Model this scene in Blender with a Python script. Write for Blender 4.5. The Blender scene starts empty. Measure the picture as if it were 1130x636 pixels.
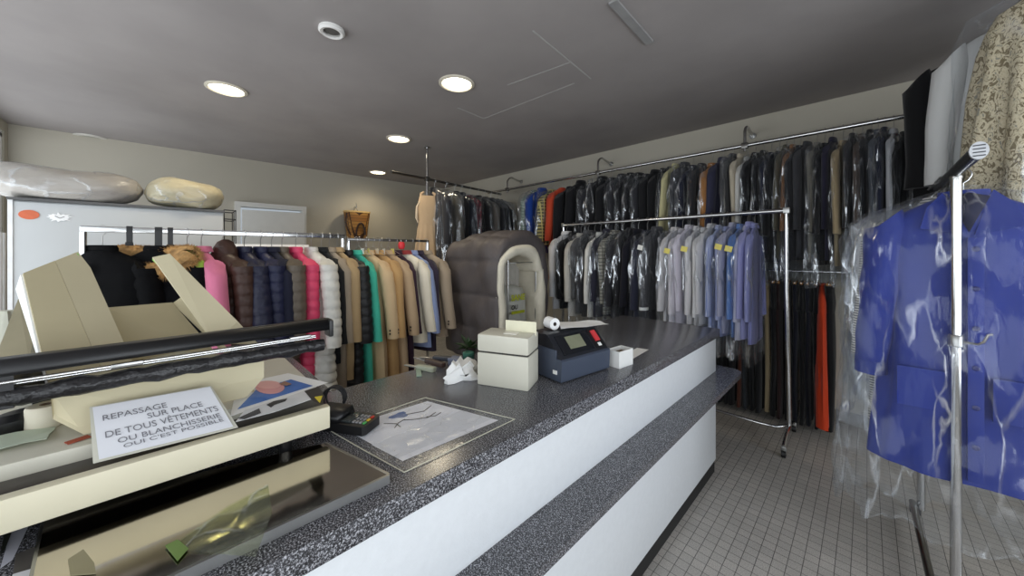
import bpy, bmesh, math, random
from mathutils import Vector, Matrix
PI = math.pi
sin, cos = math.sin, math.cos
scene = bpy.context.scene
C = scene.collection
random.seed(7)

# ------------------------------------------------------------------ camera
FPX, HOR, CX, CAMZ, YAW = 385.0, 278.0, 565.0, 1.39, math.radians(45.5)
CA, SA = cos(YAW), sin(YAW)
cd = bpy.data.cameras.new('camera')
cam = bpy.data.objects.new('camera', cd); C.objects.link(cam)
cam.location = (0, 0, CAMZ); cam.rotation_euler = (PI/2, 0, YAW)
cd.sensor_width = 36; cd.lens = FPX/1130*36; cd.shift_y = -(318-HOR)/1130; cd.clip_start = 0.02
scene.camera = cam

def ray(px):                                   # ground-plane direction of a picture column, per unit depth
    k = (px-CX)/FPX
    return k*CA-SA, k*SA+CA
def PZ(px, py, z):                             # point of the picture on a level plane
    d = (z-CAMZ)*FPX/(HOR-py); rx, ry = ray(px); return Vector((rx*d, ry*d, z))
def PX(px, py, X):
    rx, ry = ray(px); d = X/rx; return Vector((X, ry*d, CAMZ+(HOR-py)/FPX*d))
def PY(px, py, Y):
    rx, ry = ray(px); d = Y/ry; return Vector((rx*d, Y, CAMZ+(HOR-py)/FPX*d))

# ------------------------------------------------------------------ materials
def lin(c):
    f = lambda v: v/12.92 if v <= .04045 else ((v+.055)/1.055)**2.4
    return tuple(f(v/255) for v in c)+(1,)
def new_mat(name):
    m = bpy.data.materials.new(name); m.use_nodes = True
    nt = m.node_tree; b = nt.nodes['Principled BSDF']; return m, nt, b
_mc = {}
def mat(rgb, rough=.6, metal=0, noise=.08, scale=12, bump=0, bscale=60, sheen=0, emit=0, stretch=(1,1,1), coat=0, spec=.5):
    key = (tuple(rgb), rough, metal, noise, scale, bump, bscale, sheen, emit, stretch, coat, spec)
    if key in _mc: return _mc[key]
    m, nt, b = new_mat('surface_%d' % len(_mc)); N, L = nt.nodes, nt.links
    base = lin(rgb)
    b.inputs['Roughness'].default_value = rough; b.inputs['Metallic'].default_value = metal
    b.inputs['Specular IOR Level'].default_value = spec
    if sheen: b.inputs['Sheen Weight'].default_value = sheen
    if coat: b.inputs['Coat Weight'].default_value = coat; b.inputs['Coat Roughness'].default_value = .08
    tc = N.new('ShaderNodeTexCoord'); mp = N.new('ShaderNodeMapping'); mp.inputs['Scale'].default_value = stretch
    L.new(tc.outputs['Object'], mp.inputs[0])
    nz = N.new('ShaderNodeTexNoise'); nz.inputs['Scale'].default_value = scale; nz.inputs['Detail'].default_value = 4
    L.new(mp.outputs[0], nz.inputs['Vector'])
    cr = N.new('ShaderNodeValToRGB')
    cr.color_ramp.elements[0].position = .3; cr.color_ramp.elements[1].position = .7
    cr.color_ramp.elements[0].color = tuple(max(0, v*(1-noise)) for v in base[:3])+(1,)
    cr.color_ramp.elements[1].color = tuple(min(1, v*(1+noise)) for v in base[:3])+(1,)
    L.new(nz.outputs['Fac'], cr.inputs[0]); L.new(cr.outputs[0], b.inputs['Base Color'])
    if bump:
        n2 = N.new('ShaderNodeTexNoise'); n2.inputs['Scale'].default_value = bscale; n2.inputs['Detail'].default_value = 3
        L.new(mp.outputs[0], n2.inputs['Vector'])
        bp = N.new('ShaderNodeBump'); bp.inputs['Strength'].default_value = bump; bp.inputs['Distance'].default_value = .01
        L.new(n2.outputs['Fac'], bp.inputs['Height']); L.new(bp.outputs[0], b.inputs['Normal'])
    if emit:
        b.inputs['Emission Color'].default_value = base; b.inputs['Emission Strength'].default_value = emit
    _mc[key] = m; return m
def fabric(rgb, **k):
    a = dict(rough=.85, noise=.12, scale=9, bump=.35, bscale=22, sheen=.15, stretch=(1,1,.35), spec=.25); a.update(k); return mat(rgb, **a)
def nylon(rgb): return mat(rgb, rough=.5, noise=.15, scale=10, bump=.55, bscale=26, spec=.4)

def film(name, tint=(.97,.98,.99), lo=.04, hi=.6, rough=.14, sc=(8,8,2.2), bump=.7, white=.1, facing=.18, rot=(0,0,0), w=.05, mask=(.42,.62)):
    """thin clear plastic: see-through, with sharp crumple lines and a shiny faceted surface"""
    m, nt, b = new_mat(name); N, L = nt.nodes, nt.links
    out = N['Material Output']; N.remove(b)
    tr = N.new('ShaderNodeBsdfTransparent'); tr.inputs[0].default_value = tint+(1,)
    gl = N.new('ShaderNodeBsdfGlossy'); gl.inputs['Roughness'].default_value = rough; gl.inputs[0].default_value = (.95,.97,1,1)
    df = N.new('ShaderNodeBsdfDiffuse'); df.inputs[0].default_value = (.8,.82,.85,1)
    tc = N.new('ShaderNodeTexCoord'); mp = N.new('ShaderNodeMapping'); mp.inputs['Scale'].default_value = sc; mp.inputs['Rotation'].default_value = rot
    L.new(tc.outputs['Object'], mp.inputs[0])
    nz = N.new('ShaderNodeTexNoise'); nz.inputs['Scale'].default_value = 1.3; nz.inputs['Detail'].default_value = 3
    L.new(mp.outputs[0], nz.inputs['Vector'])
    wd = N.new('ShaderNodeVectorMath'); wd.operation = 'MULTIPLY_ADD'; wd.inputs[1].default_value = (.9,.9,.9)
    L.new(nz.outputs['Color'], wd.inputs[0]); L.new(mp.outputs[0], wd.inputs[2])
    ve = N.new('ShaderNodeTexVoronoi'); ve.feature = 'DISTANCE_TO_EDGE'; ve.inputs['Scale'].default_value = 1; L.new(wd.outputs[0], ve.inputs['Vector'])
    vf = N.new('ShaderNodeTexVoronoi'); vf.feature = 'F1'; vf.inputs['Scale'].default_value = 1; L.new(wd.outputs[0], vf.inputs['Vector'])
    mr = N.new('ShaderNodeMapRange'); mr.inputs[1].default_value = 0; mr.inputs[2].default_value = w; mr.inputs[3].default_value = 1; mr.inputs[4].default_value = 0
    L.new(ve.outputs['Distance'], mr.inputs[0])
    n2 = N.new('ShaderNodeTexNoise'); n2.inputs['Scale'].default_value = .9; n2.inputs['Detail'].default_value = 2
    L.new(mp.outputs[0], n2.inputs['Vector'])
    mk = N.new('ShaderNodeMapRange'); mk.inputs[1].default_value = mask[0]; mk.inputs[2].default_value = mask[1]; mk.inputs[3].default_value = 0; mk.inputs[4].default_value = hi
    L.new(n2.outputs['Fac'], mk.inputs[0])
    mu = N.new('ShaderNodeMath'); mu.operation = 'MULTIPLY_ADD'; mu.inputs[2].default_value = lo
    L.new(mr.outputs[0], mu.inputs[0]); L.new(mk.outputs[0], mu.inputs[1])
    bp = N.new('ShaderNodeBump'); bp.inputs['Strength'].default_value = bump; bp.inputs['Distance'].default_value = .03
    L.new(vf.outputs['Distance'], bp.inputs['Height']); L.new(bp.outputs[0], gl.inputs['Normal'])
    lw = N.new('ShaderNodeLayerWeight'); lw.inputs[0].default_value = .2; L.new(bp.outputs[0], lw.inputs['Normal'])
    ad = N.new('ShaderNodeMath'); ad.operation = 'MULTIPLY_ADD'; ad.inputs[1].default_value = facing; ad.use_clamp = True
    L.new(lw.outputs['Facing'], ad.inputs[0]); L.new(mu.outputs[0], ad.inputs[2])
    mg = N.new('ShaderNodeMixShader'); mg.inputs[0].default_value = white
    L.new(gl.outputs[0], mg.inputs[1]); L.new(df.outputs[0], mg.inputs[2])
    mx = N.new('ShaderNodeMixShader'); L.new(ad.outputs[0], mx.inputs[0]); L.new(tr.outputs[0], mx.inputs[1]); L.new(mg.outputs[0], mx.inputs[2])
    L.new(mx.outputs[0], out.inputs['Surface'])
    return m
FILM = film('garment_film', lo=.03, hi=.7, sc=(11,11,3), w=.10, white=.25)
FILM_CLOUD = film('cloudy_film', lo=.08, hi=.6, sc=(9,9,2.6), w=.10, white=.35, facing=.25)
FILM_QUILT = film('quilt_wrap_film', lo=.06, hi=.35, sc=(9,5,9), w=.09, white=.5, rough=.3, facing=.15)
FILM_COAT = film('coat_film', lo=.03, hi=.55, sc=(8,8,1.7), w=.045, white=.22, facing=.24, rot=(0,.3,0), bump=.9, mask=(.46,.66))
FILM_SHEET = film('sheet_film', lo=.05, hi=.3, sc=(22,22,22), w=.05, rough=.22, bump=.12, white=.25, facing=.04)
GLASS = film('window_glass', lo=.03, hi=0, sc=(.1,.1,.1), rough=.02, bump=0, white=0, facing=.05)

CHROME = mat((205,205,205), rough=.16, metal=1, noise=.03)
STEEL = mat((165,165,163), rough=.3, metal=1, noise=.05)
WIRE = mat((190,190,190), rough=.3, metal=1)
DARKCHROME = mat((120,118,115), rough=.3, metal=1)
BLACKP = mat((20,20,22), rough=.42)
BLACKR = mat((28,28,30), rough=.55, bump=.3, bscale=40)
CREAM = mat((226,218,190), rough=.45, noise=.03)
WHITEP = mat((235,235,232), rough=.5, noise=.02)
WHITEPAPER = mat((240,240,238), rough=.8, noise=.02)
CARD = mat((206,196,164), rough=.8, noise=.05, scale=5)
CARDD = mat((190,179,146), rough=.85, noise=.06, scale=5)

# laminate of the counter: black and grey specks
def laminate():
    m, nt, b = new_mat('speckled_laminate'); N, L = nt.nodes, nt.links
    tc = N.new('ShaderNodeTexCoord')
    nz = N.new('ShaderNodeTexNoise'); nz.inputs['Scale'].default_value = 310; nz.inputs['Detail'].default_value = 3; nz.inputs['Roughness'].default_value = .7
    L.new(tc.outputs['Object'], nz.inputs['Vector'])
    cr = N.new('ShaderNodeValToRGB'); e = cr.color_ramp.elements
    e[0].position = .40; e[0].color = lin((34,34,37)); e[1].position = .64; e[1].color = lin((190,190,196))
    x = cr.color_ramp.elements.new(.52); x.color = lin((74,74,79))
    L.new(nz.outputs['Fac'], cr.inputs[0]); L.new(cr.outputs[0], b.inputs['Base Color'])
    b.inputs['Roughness'].default_value = .24; b.inputs['Specular IOR Level'].default_value = .55
    return m
LAM = laminate()
def tiles():
    m, nt, b = new_mat('floor_tiles'); N, L = nt.nodes, nt.links
    tc = N.new('ShaderNodeTexCoord')
    br = N.new('ShaderNodeTexBrick'); br.offset = 0; br.squash = 1
    br.inputs['Scale'].default_value = 1; br.inputs['Brick Width'].default_value = .05; br.inputs['Row Height'].default_value = .05
    br.inputs['Mortar Size'].default_value = .0016; br.inputs['Mortar Smooth'].default_value = .3
    br.inputs['Color1'].default_value = lin((190,184,176)); br.inputs['Color2'].default_value = lin((180,175,168)); br.inputs['Mortar'].default_value = lin((98,94,90))
    L.new(tc.outputs['Object'], br.inputs['Vector'])
    nz = N.new('ShaderNodeTexNoise'); nz.inputs['Scale'].default_value = 260; nz.inputs['Detail'].default_value = 2
    L.new(tc.outputs['Object'], nz.inputs['Vector'])
    mr = N.new('ShaderNodeMapRange'); mr.inputs[1].default_value = .3; mr.inputs[2].default_value = .7; mr.inputs[3].default_value = .68; mr.inputs[4].default_value = 1.25
    L.new(nz.outputs['Fac'], mr.inputs[0])
    n2 = N.new('ShaderNodeTexNoise'); n2.inputs['Scale'].default_value = 2.2; n2.inputs['Detail'].default_value = 4
    L.new(tc.outputs['Object'], n2.inputs['Vector'])
    m2 = N.new('ShaderNodeMapRange'); m2.inputs[1].default_value = .3; m2.inputs[2].default_value = .7; m2.inputs[3].default_value = .85; m2.inputs[4].default_value = 1.1
    L.new(n2.outputs['Fac'], m2.inputs[0])
    mu = N.new('ShaderNodeMath'); mu.operation = 'MULTIPLY'; L.new(mr.outputs[0], mu.inputs[0]); L.new(m2.outputs[0], mu.inputs[1])
    mx = N.new('ShaderNodeVectorMath'); mx.operation = 'SCALE'; L.new(br.outputs['Color'], mx.inputs[0]); L.new(mu.outputs[0], mx.inputs['Scale'])
    L.new(mx.outputs[0], b.inputs['Base Color'])
    b.inputs['Roughness'].default_value = .42
    bp = N.new('ShaderNodeBump'); bp.inputs['Strength'].default_value = .4; bp.inputs['Distance'].default_value = .002; bp.invert = True
    L.new(br.outputs['Fac'], bp.inputs['Height']); L.new(bp.outputs[0], b.inputs['Normal'])
    return m
TILES = tiles()
CEIL = mat((158,152,150), rough=.9, noise=.09, scale=1.6, bump=.15, bscale=7)
WALL = mat((182,176,162), rough=.9, noise=.04, scale=1.1, bump=.08, bscale=30)
PANEL = mat((226,229,232), rough=.45, noise=.02, scale=40, bump=.12, bscale=160)

def patterned():
    m, nt, b = new_mat('leaf_print_fabric'); N, L = nt.nodes, nt.links
    tc = N.new('ShaderNodeTexCoord'); mp = N.new('ShaderNodeMapping'); mp.inputs['Rotation'].default_value = (.2,.5,.3); mp.inputs['Scale'].default_value = (1,1,.6)
    L.new(tc.outputs['Object'], mp.inputs[0])
    wv = N.new('ShaderNodeTexNoise'); wv.inputs['Scale'].default_value = 46; wv.inputs['Detail'].default_value = 2; wv.inputs['Distortion'].default_value = 2.5
    L.new(mp.outputs[0], wv.inputs['Vector'])
    cr = N.new('ShaderNodeValToRGB'); e = cr.color_ramp.elements
    e[0].position = .40; e[0].color = lin((116,102,74)); e[1].position = .49; e[1].color = lin((206,194,164))
    x = e.new(.60); x.color = lin((196,182,150)); x = e.new(.67); x.color = lin((138,134,120))
    L.new(wv.outputs['Fac'], cr.inputs[0]); L.new(cr.outputs[0], b.inputs['Base Color']); b.inputs['Roughness'].default_value = .8
    return m
def stripes(c1, c2, scale, axis='X'):
    m, nt, b = new_mat('striped_fabric'); N, L = nt.nodes, nt.links
    tc = N.new('ShaderNodeTexCoord'); wv = N.new('ShaderNodeTexWave'); wv.bands_direction = axis; wv.inputs['Scale'].default_value = scale; wv.inputs['Distortion'].default_value = .6
    L.new(tc.outputs['Object'], wv.inputs['Vector'])
    cr = N.new('ShaderNodeValToRGB'); cr.color_ramp.elements[0].position = .42; cr.color_ramp.elements[1].position = .58
    cr.color_ramp.elements[0].color = lin(c1); cr.color_ramp.elements[1].color = lin(c2)
    L.new(wv.outputs['Fac'], cr.inputs[0]); L.new(cr.outputs[0], b.inputs['Base Color']); b.inputs['Roughness'].default_value = .85
    return m
def checks(c1, c2, scale):
    m, nt, b = new_mat('checked_fabric'); N, L = nt.nodes, nt.links
    tc = N.new('ShaderNodeTexCoord')
    br = N.new('ShaderNodeTexBrick'); br.offset = 0; br.inputs['Scale'].default_value = scale
    br.inputs['Brick Width'].default_value = 1; br.inputs['Row Height'].default_value = 1; br.inputs['Mortar Size'].default_value = .12
    br.inputs['Color1'].default_value = lin(c1); br.inputs['Color2'].default_value = lin(c1); br.inputs['Mortar'].default_value = lin(c2)
    mp = N.new('ShaderNodeMapping'); mp.inputs['Rotation'].default_value = (PI/2,0,0); L.new(tc.outputs['Object'], mp.inputs[0]); L.new(mp.outputs[0], br.inputs['Vector'])
    L.new(br.outputs['Color'], b.inputs['Base Color']); b.inputs['Roughness'].default_value = .85
    return m

# ------------------------------------------------------------------ mesh builder
class MB:
    def __init__(s): s.v = []; s.f = []
    def add(s, vs, fs):
        n = len(s.v); s.v += [Vector(p) for p in vs]; s.f += [[i+n for i in f] for f in fs]; return s
    def box(s, c, d, rz=0, bev=0, M=None, seg=2):
        bm = bmesh.new(); bmesh.ops.create_cube(bm, size=1)
        for v in bm.verts: v.co = Vector((v.co.x*d[0], v.co.y*d[1], v.co.z*d[2]))
        if bev: bmesh.ops.bevel(bm, geom=bm.edges[:], offset=bev, segments=seg, profile=.6, affect='EDGES')
        R = Matrix.Translation(c) @ (M if M else Matrix.Rotation(rz, 4, 'Z'))
        bm.verts.index_update()
        s.add([R @ v.co for v in bm.verts], [[v.index for v in f.verts] for f in bm.faces]); bm.free(); return s
    def loft(s, rings, cap0=True, cap1=True, closed=True):
        n = len(rings[0]); vs = [p for r in rings for p in r]; fs = []
        for i in range(len(rings)-1):
            for j in range(n if closed else n-1):
                k = (j+1) % n; fs.append([i*n+j, i*n+k, (i+1)*n+k, (i+1)*n+j])
        if cap0: fs.append(list(range(n))[::-1])
        if cap1: fs.append([(len(rings)-1)*n+j for j in range(n)])
        return s.add(vs, fs)
    def tube(s, path, r, seg=8, cap=True):
        P = [Vector(p) for p in path]; rings = []
        rr = r if isinstance(r, (list, tuple)) else [r]*len(P)
        prev = None
        for i, p in enumerate(P):
            t = (P[min(i+1, len(P)-1)]-P[max(i-1, 0)]).normalized()
            if prev is None:
                u = t.orthogonal().normalized()
            else:
                u = (prev-t*prev.dot(t))
                u = u.normalized() if u.length > 1e-6 else t.orthogonal().normalized()
            prev = u; w = t.cross(u)
            rings.append([p+(u*cos(2*PI*k/seg)+w*sin(2*PI*k/seg))*rr[i] for k in range(seg)])
        return s.loft(rings, cap, cap)
    def lathe(s, prof, c=(0,0,0), seg=24, cap0=True, cap1=True):
        c = Vector(c)
        return s.loft([[c+Vector((r*cos(2*PI*k/seg), r*sin(2*PI*k/seg), z)) for k in range(seg)] for r, z in prof], cap0, cap1)
    def prism(s, pts, off):                    # polygon swept by a vector
        off = Vector(off); n = len(pts); a = [Vector(p) for p in pts]; b = [p+off for p in a]
        fs = [list(range(n)), [n+i for i in range(n)][::-1]]+[[i, n+i, n+(i+1) % n, (i+1) % n] for i in range(n)]
        return s.add(a+b, fs)
    def quad(s, a, b, c, d, th=0, nu=1, nv=1, fn=None):
        a, b, c, d = map(Vector, (a, b, c, d)); vs = []; fs = []
        for j in range(nv+1):
            for i in range(nu+1):
                u, v = i/nu, j/nv; p = (a*(1-u)+b*u)*(1-v)+(d*(1-u)+c*u)*v
                if fn: p = p+Vector(fn(u, v))
                vs.append(p)
        for j in range(nv):
            for i in range(nu):
                k = j*(nu+1)+i; fs.append([k, k+1, k+nu+2, k+nu+1])
        if th:
            nrm = (b-a).cross(d-a).normalized()*th; n = len(vs)
            vs += [p-nrm for p in vs]; fs += [[i+n for i in f][::-1] for f in fs]
            bd = [i for i in range(nu+1)]+[(j+1)*(nu+1)-1+0*j for j in range(1, nv+1)]
            ring = [i for i in range(nu+1)]+[j*(nu+1)+nu for j in range(1, nv+1)]+[nv*(nu+1)+i for i in range(nu-1, -1, -1)]+[j*(nu+1) for j in range(nv-1, 0, -1)]
            m = len(ring); fs += [[ring[i], ring[i]+n, ring[(i+1) % m]+n, ring[(i+1) % m]] for i in range(m)]
        return s.add(vs, fs)
    def off(s, d):
        d = Vector(d); s.v = [p-d for p in s.v]; return s
    def xf(s, M): s.v = [M @ p for p in s.v]; return s

def obj(name, mb, m, parent=None, smooth=True, sharp=38):
    me = bpy.data.meshes.new(name); me.from_pydata([tuple(p) for p in mb.v], [], mb.f); me.validate()
    bm = bmesh.new(); bm.from_mesh(me); bmesh.ops.recalc_face_normals(bm, faces=bm.faces[:])
    if smooth:
        th = math.radians(sharp)
        for e in bm.edges:
            if len(e.link_faces) == 2 and e.calc_face_angle(0) > th: e.smooth = False
    bm.to_mesh(me); bm.free()
    if smooth: me.polygons.foreach_set('use_smooth', [True]*len(me.polygons))
    me.materials.append(m)
    o = bpy.data.objects.new(name, me); C.objects.link(o)
    if parent: o.parent = parent
    return o
def thing(name, label, cat, loc=(0,0,0), rz=0, group=None):
    o = bpy.data.objects.new(name, None); C.objects.link(o); o.empty_display_size = .1
    o.location = loc; o.rotation_euler = (0,0,rz); o['label'] = label; o['category'] = cat
    if group: o['group'] = group
    return o
def tag(o, label, cat, group=None):
    o['label'] = label; o['category'] = cat
    if group: o['group'] = group
    return o
def struct(name, mb, m, parent=None, smooth=False):
    o = obj(name, mb, m, parent, smooth)
    if parent is None: o['kind'] = 'structure'
    return o
def text(s, size, m, name, parent, fn, align='LEFT', bold=0):   # lettering as thin mesh, fn maps (x, y) to a point
    cu = bpy.data.curves.new('t', 'FONT'); cu.body = s; cu.size = size; cu.align_x = align; cu.offset = bold
    cu.resolution_u = 3
    t = bpy.data.objects.new('t', cu); me = t.to_mesh()
    mb = MB(); mb.add([fn(v.co.x, v.co.y) for v in me.vertices], [list(p.vertices) for p in me.polygons])
    t.to_mesh_clear(); bpy.data.objects.remove(t); bpy.data.curves.remove(cu)
    return obj(name, mb, m, parent, smooth=False)

ONES = ['', 'first','second','third','fourth','fifth','sixth','seventh','eighth','ninth','tenth','eleventh','twelfth','thirteenth','fourteenth','fifteenth','sixteenth','seventeenth','eighteenth','nineteenth']
TENS = ['', '', 'twenty','thirty','forty','fifty']
TENTH = ['', '', 'twentieth','thirtieth','fortieth','fiftieth']
def ordinal(n):
    if n < 20: return ONES[n]
    return TENTH[n//10] if n % 10 == 0 else TENS[n//10]+'-'+ONES[n % 10]

# ------------------------------------------------------------------ room
XL, XR, YB, YF, ZC = -5.92, 2.2, 3.9, -1.13, 2.65
struct('floor', MB().box(((XL+XR)/2, (YB+YF)/2, -.05), (XR-XL+.4, YB-YF+.4, .1)), TILES)
struct('ceiling', MB().box(((XL+XR)/2, (YB+YF)/2, ZC+.05), (XR-XL+.4, YB-YF+.4, .1)), CEIL)
struct('wall_back', MB().box(((XL+XR)/2, YB+.05, ZC/2), (XR-XL+.4, .1, ZC)), WALL)
# left wall with the door opening
dY0, dY1, dZ = .62, 1.46, 2.0
mb = MB()
mb.box((XL-.05, (YF+dY0)/2, ZC/2), (.1, dY0-YF, ZC)); mb.box((XL-.05, (dY1+YB)/2, ZC/2), (.1, YB-dY1, ZC)); mb.box((XL-.05, (dY0+dY1)/2, (ZC+dZ)/2), (.1, dY1-dY0, ZC-dZ))
struct('wall_left', mb, WALL)
# right wall with a shop window, front wall with shop windows
def window_wall(name, wname, along, fixed, a0, a1, sill, head, mull, depth):
    mb = MB(); wall = lambda u0, u1, z0, z1: mb.box(((u0+u1)/2, fixed, (z0+z1)/2) if along == 'x' else (fixed, (u0+u1)/2, (z0+z1)/2), (u1-u0, .1, z1-z0) if along == 'x' else (.1, u1-u0, z1-z0))
    e0, e1 = (XL-.1, XR+.1) if along == 'x' else (YF, YB)
    wall(e0, a0, 0, ZC); wall(a1, e1, 0, ZC); wall(a0, a1, 0, sill); wall(a0, a1, head, ZC)
    struct(name, mb, WALL)
    w = obj(wname, MB().box(((a0+a1)/2, fixed, sill+.02) if along == 'x' else (fixed, (a0+a1)/2, sill+.02), (a1-a0, .14, .04) if along == 'x' else (.14, a1-a0, .04)), WHITEP, None, False); w['kind'] = 'structure'
    fr = MB()
    def bar(u, z, du, dz): fr.box((u, fixed, z) if along == 'x' else (fixed, u, z), (du, .08, dz) if along == 'x' else (.08, du, dz))
    bar((a0+a1)/2, head-.03, a1-a0, .06)
    for k in range(mull+1): bar(a0+.03+(a1-a0-.06)*k/mull, (sill+head)/2, .06, head-sill-.06)
    obj('window_frame', fr, WHITEP, w, False)
    for k in range(mull):
        u0, u1 = a0+.03+(a1-a0-.06)*k/mull+.03, a0+.03+(a1-a0-.06)*(k+1)/mull-.03
        g = MB()
        if along == 'x': g.quad((u0,fixed,sill+.04),(u1,fixed,sill+.04),(u1,fixed,head-.06),(u0,fixed,head-.06))
        else: g.quad((fixed,u0,sill+.04),(fixed,u1,sill+.04),(fixed,u1,head-.06),(fixed,u0,head-.06))
        obj('pane', g, GLASS, w, False)
window_wall('wall_front', 'window_1', 'x', YF-.05, -5.8, 1.9, .35, 2.55, 5, .1)
window_wall('wall_right', 'window_2', 'y', XR+.05, -.95, 2.4, .35, 2.45, 3, .1)
# ceiling seams, trunking
SEAM = mat((176,174,171), rough=.9)
def ceil_strip(name, p, q, w, h, m):
    a, b = PZ(p[0], p[1], ZC), PZ(q[0], q[1], ZC); d = (b-a); n = Vector((-d.y, d.x, 0)).normalized()*w/2
    struct(name, MB().prism([a-n, b-n, b+n, a+n], (0,0,-h)), m)
ceil_strip('trim_1', (505,119), (534,131), .012, .002, SEAM)
ceil_strip('trim_2', (534,131), (634,92), .010, .0015, SEAM)
ceil_strip('trim_3', (560,94), (629,69), .010, .0015, SEAM)
ceil_strip('trim_4', (588,34), (652,87), .010, .0015, SEAM)
ceil_strip('trim_5', (676,0), (717,46), .045, .012, mat((150,149,148), rough=.5))
# door
fm = MB(); jx = XL+.02
for y in (dY0+.03, dY1-.03): fm.box((jx, y, dZ/2), (.10, .06, dZ))
fm.box((jx, (dY0+dY1)/2, dZ+.03), (.10, dY1-dY0, .06))
d1 = struct('door_1', fm, mat((222,220,214), rough=.5, noise=.02))
lf = MB().box((0, .36, .98), (.04, .72, 1.94), bev=.004)
o = obj('door_leaf', lf, mat((214,212,206), rough=.45, noise=.02), d1); o.location = (XL+.10, dY0+.07, 0); o.rotation_euler = (0,0,math.radians(-8))
h = MB().tube([(.03,.66,1.02),(.07,.66,1.02),(.07,.56,1.02)], .009, 8)
hh = obj('door_handle', h, STEEL, o)
struct('baseboard_back', MB().box(((XL+XR)/2, YB-.008, .05), (XR-XL, .016, .1)), mat((120,115,108), rough=.6))
struct('baseboard_left', MB().box((XL+.008, (YF+dY0)/2, .05), (.016, dY0-YF, .1)), mat((120,115,108), rough=.6))

# ------------------------------------------------------------------ downlights and ceiling fittings
LAMP = mat((255,244,214), emit=9, noise=0)
for (px, py, lab) in ((250,98,'round recessed downlight nearest the left wall, lit warm white'), (504,92,'lit round downlight in the middle of the ceiling, largest in the centre row'),
                 (440,153,'lit round downlight between the middle one and the small farthest one'), (417,190,'farthest and smallest lit downlight, close to the left wall top')):
    p = PZ(px, py, ZC); t = thing('downlight', lab, 'ceiling light', p, 0, 'lit downlights')
    obj('trim_ring', MB().lathe([(.105,-.001),(.132,-.001),(.132,-.008),(.112,-.014),(.105,-.006)], seg=32, cap0=False, cap1=False), mat((222,214,196), rough=.35), t)
    obj('lens', MB().lathe([(.0,-.006),(.06,-.007),(.106,-.004)], seg=32, cap0=False, cap1=False), LAMP, t)
    ld = bpy.data.lights.new('downlight_lamp', 'SPOT'); ld.energy = 20; ld.color = (1,.86,.62); ld.spot_size = math.radians(150); ld.spot_blend = .8; ld.shadow_soft_size = .09
    lo = bpy.data.objects.new('downlight_lamp', ld); C.objects.link(lo); lo.parent = t; lo.location = (0,0,-.05)
p = PZ(100,151,ZC); t = thing('downlight', 'unlit round downlight at the ceiling edge above the quilts', 'ceiling light', p)
obj('trim_ring', MB().lathe([(.09,-.001),(.125,-.001),(.125,-.012),(.09,-.016)], seg=32, cap0=False, cap1=False), mat((215,212,205), rough=.4), t)
obj('lens', MB().lathe([(.0,-.010),(.091,-.008)], seg=32, cap0=False, cap1=False), mat((120,118,112), rough=.3), t)
p = PZ(366,32,ZC); t = thing('ceiling_vent', 'small white round air vent ring on the ceiling', 'vent', p)
obj('ring', MB().lathe([(.040,-.001),(.066,-.001),(.068,-.018),(.058,-.026),(.044,-.022)], seg=32, cap0=False, cap1=False), mat((232,230,226), rough=.4), t)
obj('grille', MB().lathe([(.0,-.012),(.03,-.014),(.046,-.008)], seg=24, cap0=False, cap1=False), mat((95,93,90), rough=.5), t)

# ------------------------------------------------------------------ counter
CXF, CXB, CYE, CYN = -.674, -1.32, 2.48, -1.0
ct = thing('counter', 'long shop counter with speckled dark top and white panelled front', 'counter', (-1,.8,0))
D0 = Vector((-1,.8,0))
wt = MB().box(((CXF+.018+CXB)/2, (CYE+.02+CYN)/2, .875), (CXF+.018-CXB, CYE+.02-CYN, .05), bev=.004)
obj('worktop', wt.off(D0), LAM, ct)
obj('front_panel', MB().box((CXF-.012, (CYE+CYN)/2, .735), (.024, CYE-CYN, .23), bev=.002).off(D0), PANEL, ct)
obj('front_panel', MB().box((CXF-.012, (CYE+CYN)/2, .335), (.024, CYE-CYN, .53), bev=.002).off(D0), PANEL, ct)
lx0, lx1, ly1, r = CXF-.02, CXF+.125, CYE+.13, .07
pts = [(lx0,CYN,.605),(lx1,CYN,.605)]+[(lx1-r+r*cos(a*PI/12), ly1-r+r*sin(a*PI/12), .605) for a in range(0,7)]+[(lx0-.03,ly1,.605),(lx0-.03,CYE+.001,.605),(lx0,CYE+.001,.605)]
obj('bag_ledge', MB().prism(pts, (0,0,.028)).off(D0), LAM, ct)
obj('end_panel', MB().box(((CXF+CXB)/2-.02, CYE-.012, .46), (CXF-CXB-.06, .024, .78)).off(D0), PANEL, ct, False)
tk = MB().box((CXF-.012, (CYE+CYN)/2-.01, .036), (.02, CYE-CYN-.02, .072))
obj('toe_kick', tk.off(D0), mat((30,29,28), rough=.7), ct, False)
obj('back_shelf', MB().box((CXB+.22, (CYE+CYN)/2, .42), (.40, CYE-CYN-.08, .02)).off(D0), mat((120,118,114)), ct, False)
for y in (CYN+.05, .6, CYE-.35): obj('divider', MB().box(((CXF+CXB)/2-.02, y, .46), (CXF-CXB-.08, .02, .77)).off(D0), mat((190,188,184)), ct, False)
rt = thing('work_table', 'speckled dark return worktop behind the counter under the bagging machine', 'table', (-1.85,-.3,0)); D1 = Vector((-1.85,-.3,0))
obj('tabletop', MB().box((-1.825,-.29,.875), (1.0,1.40,.05), bev=.004).off(D1), LAM, rt)
for x in (-1.38,-2.28):
    for y in (-.94,.36): obj('leg', MB().box((x,y,.425), (.05,.05,.85)).off(D1), STEEL, rt, False)

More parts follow.
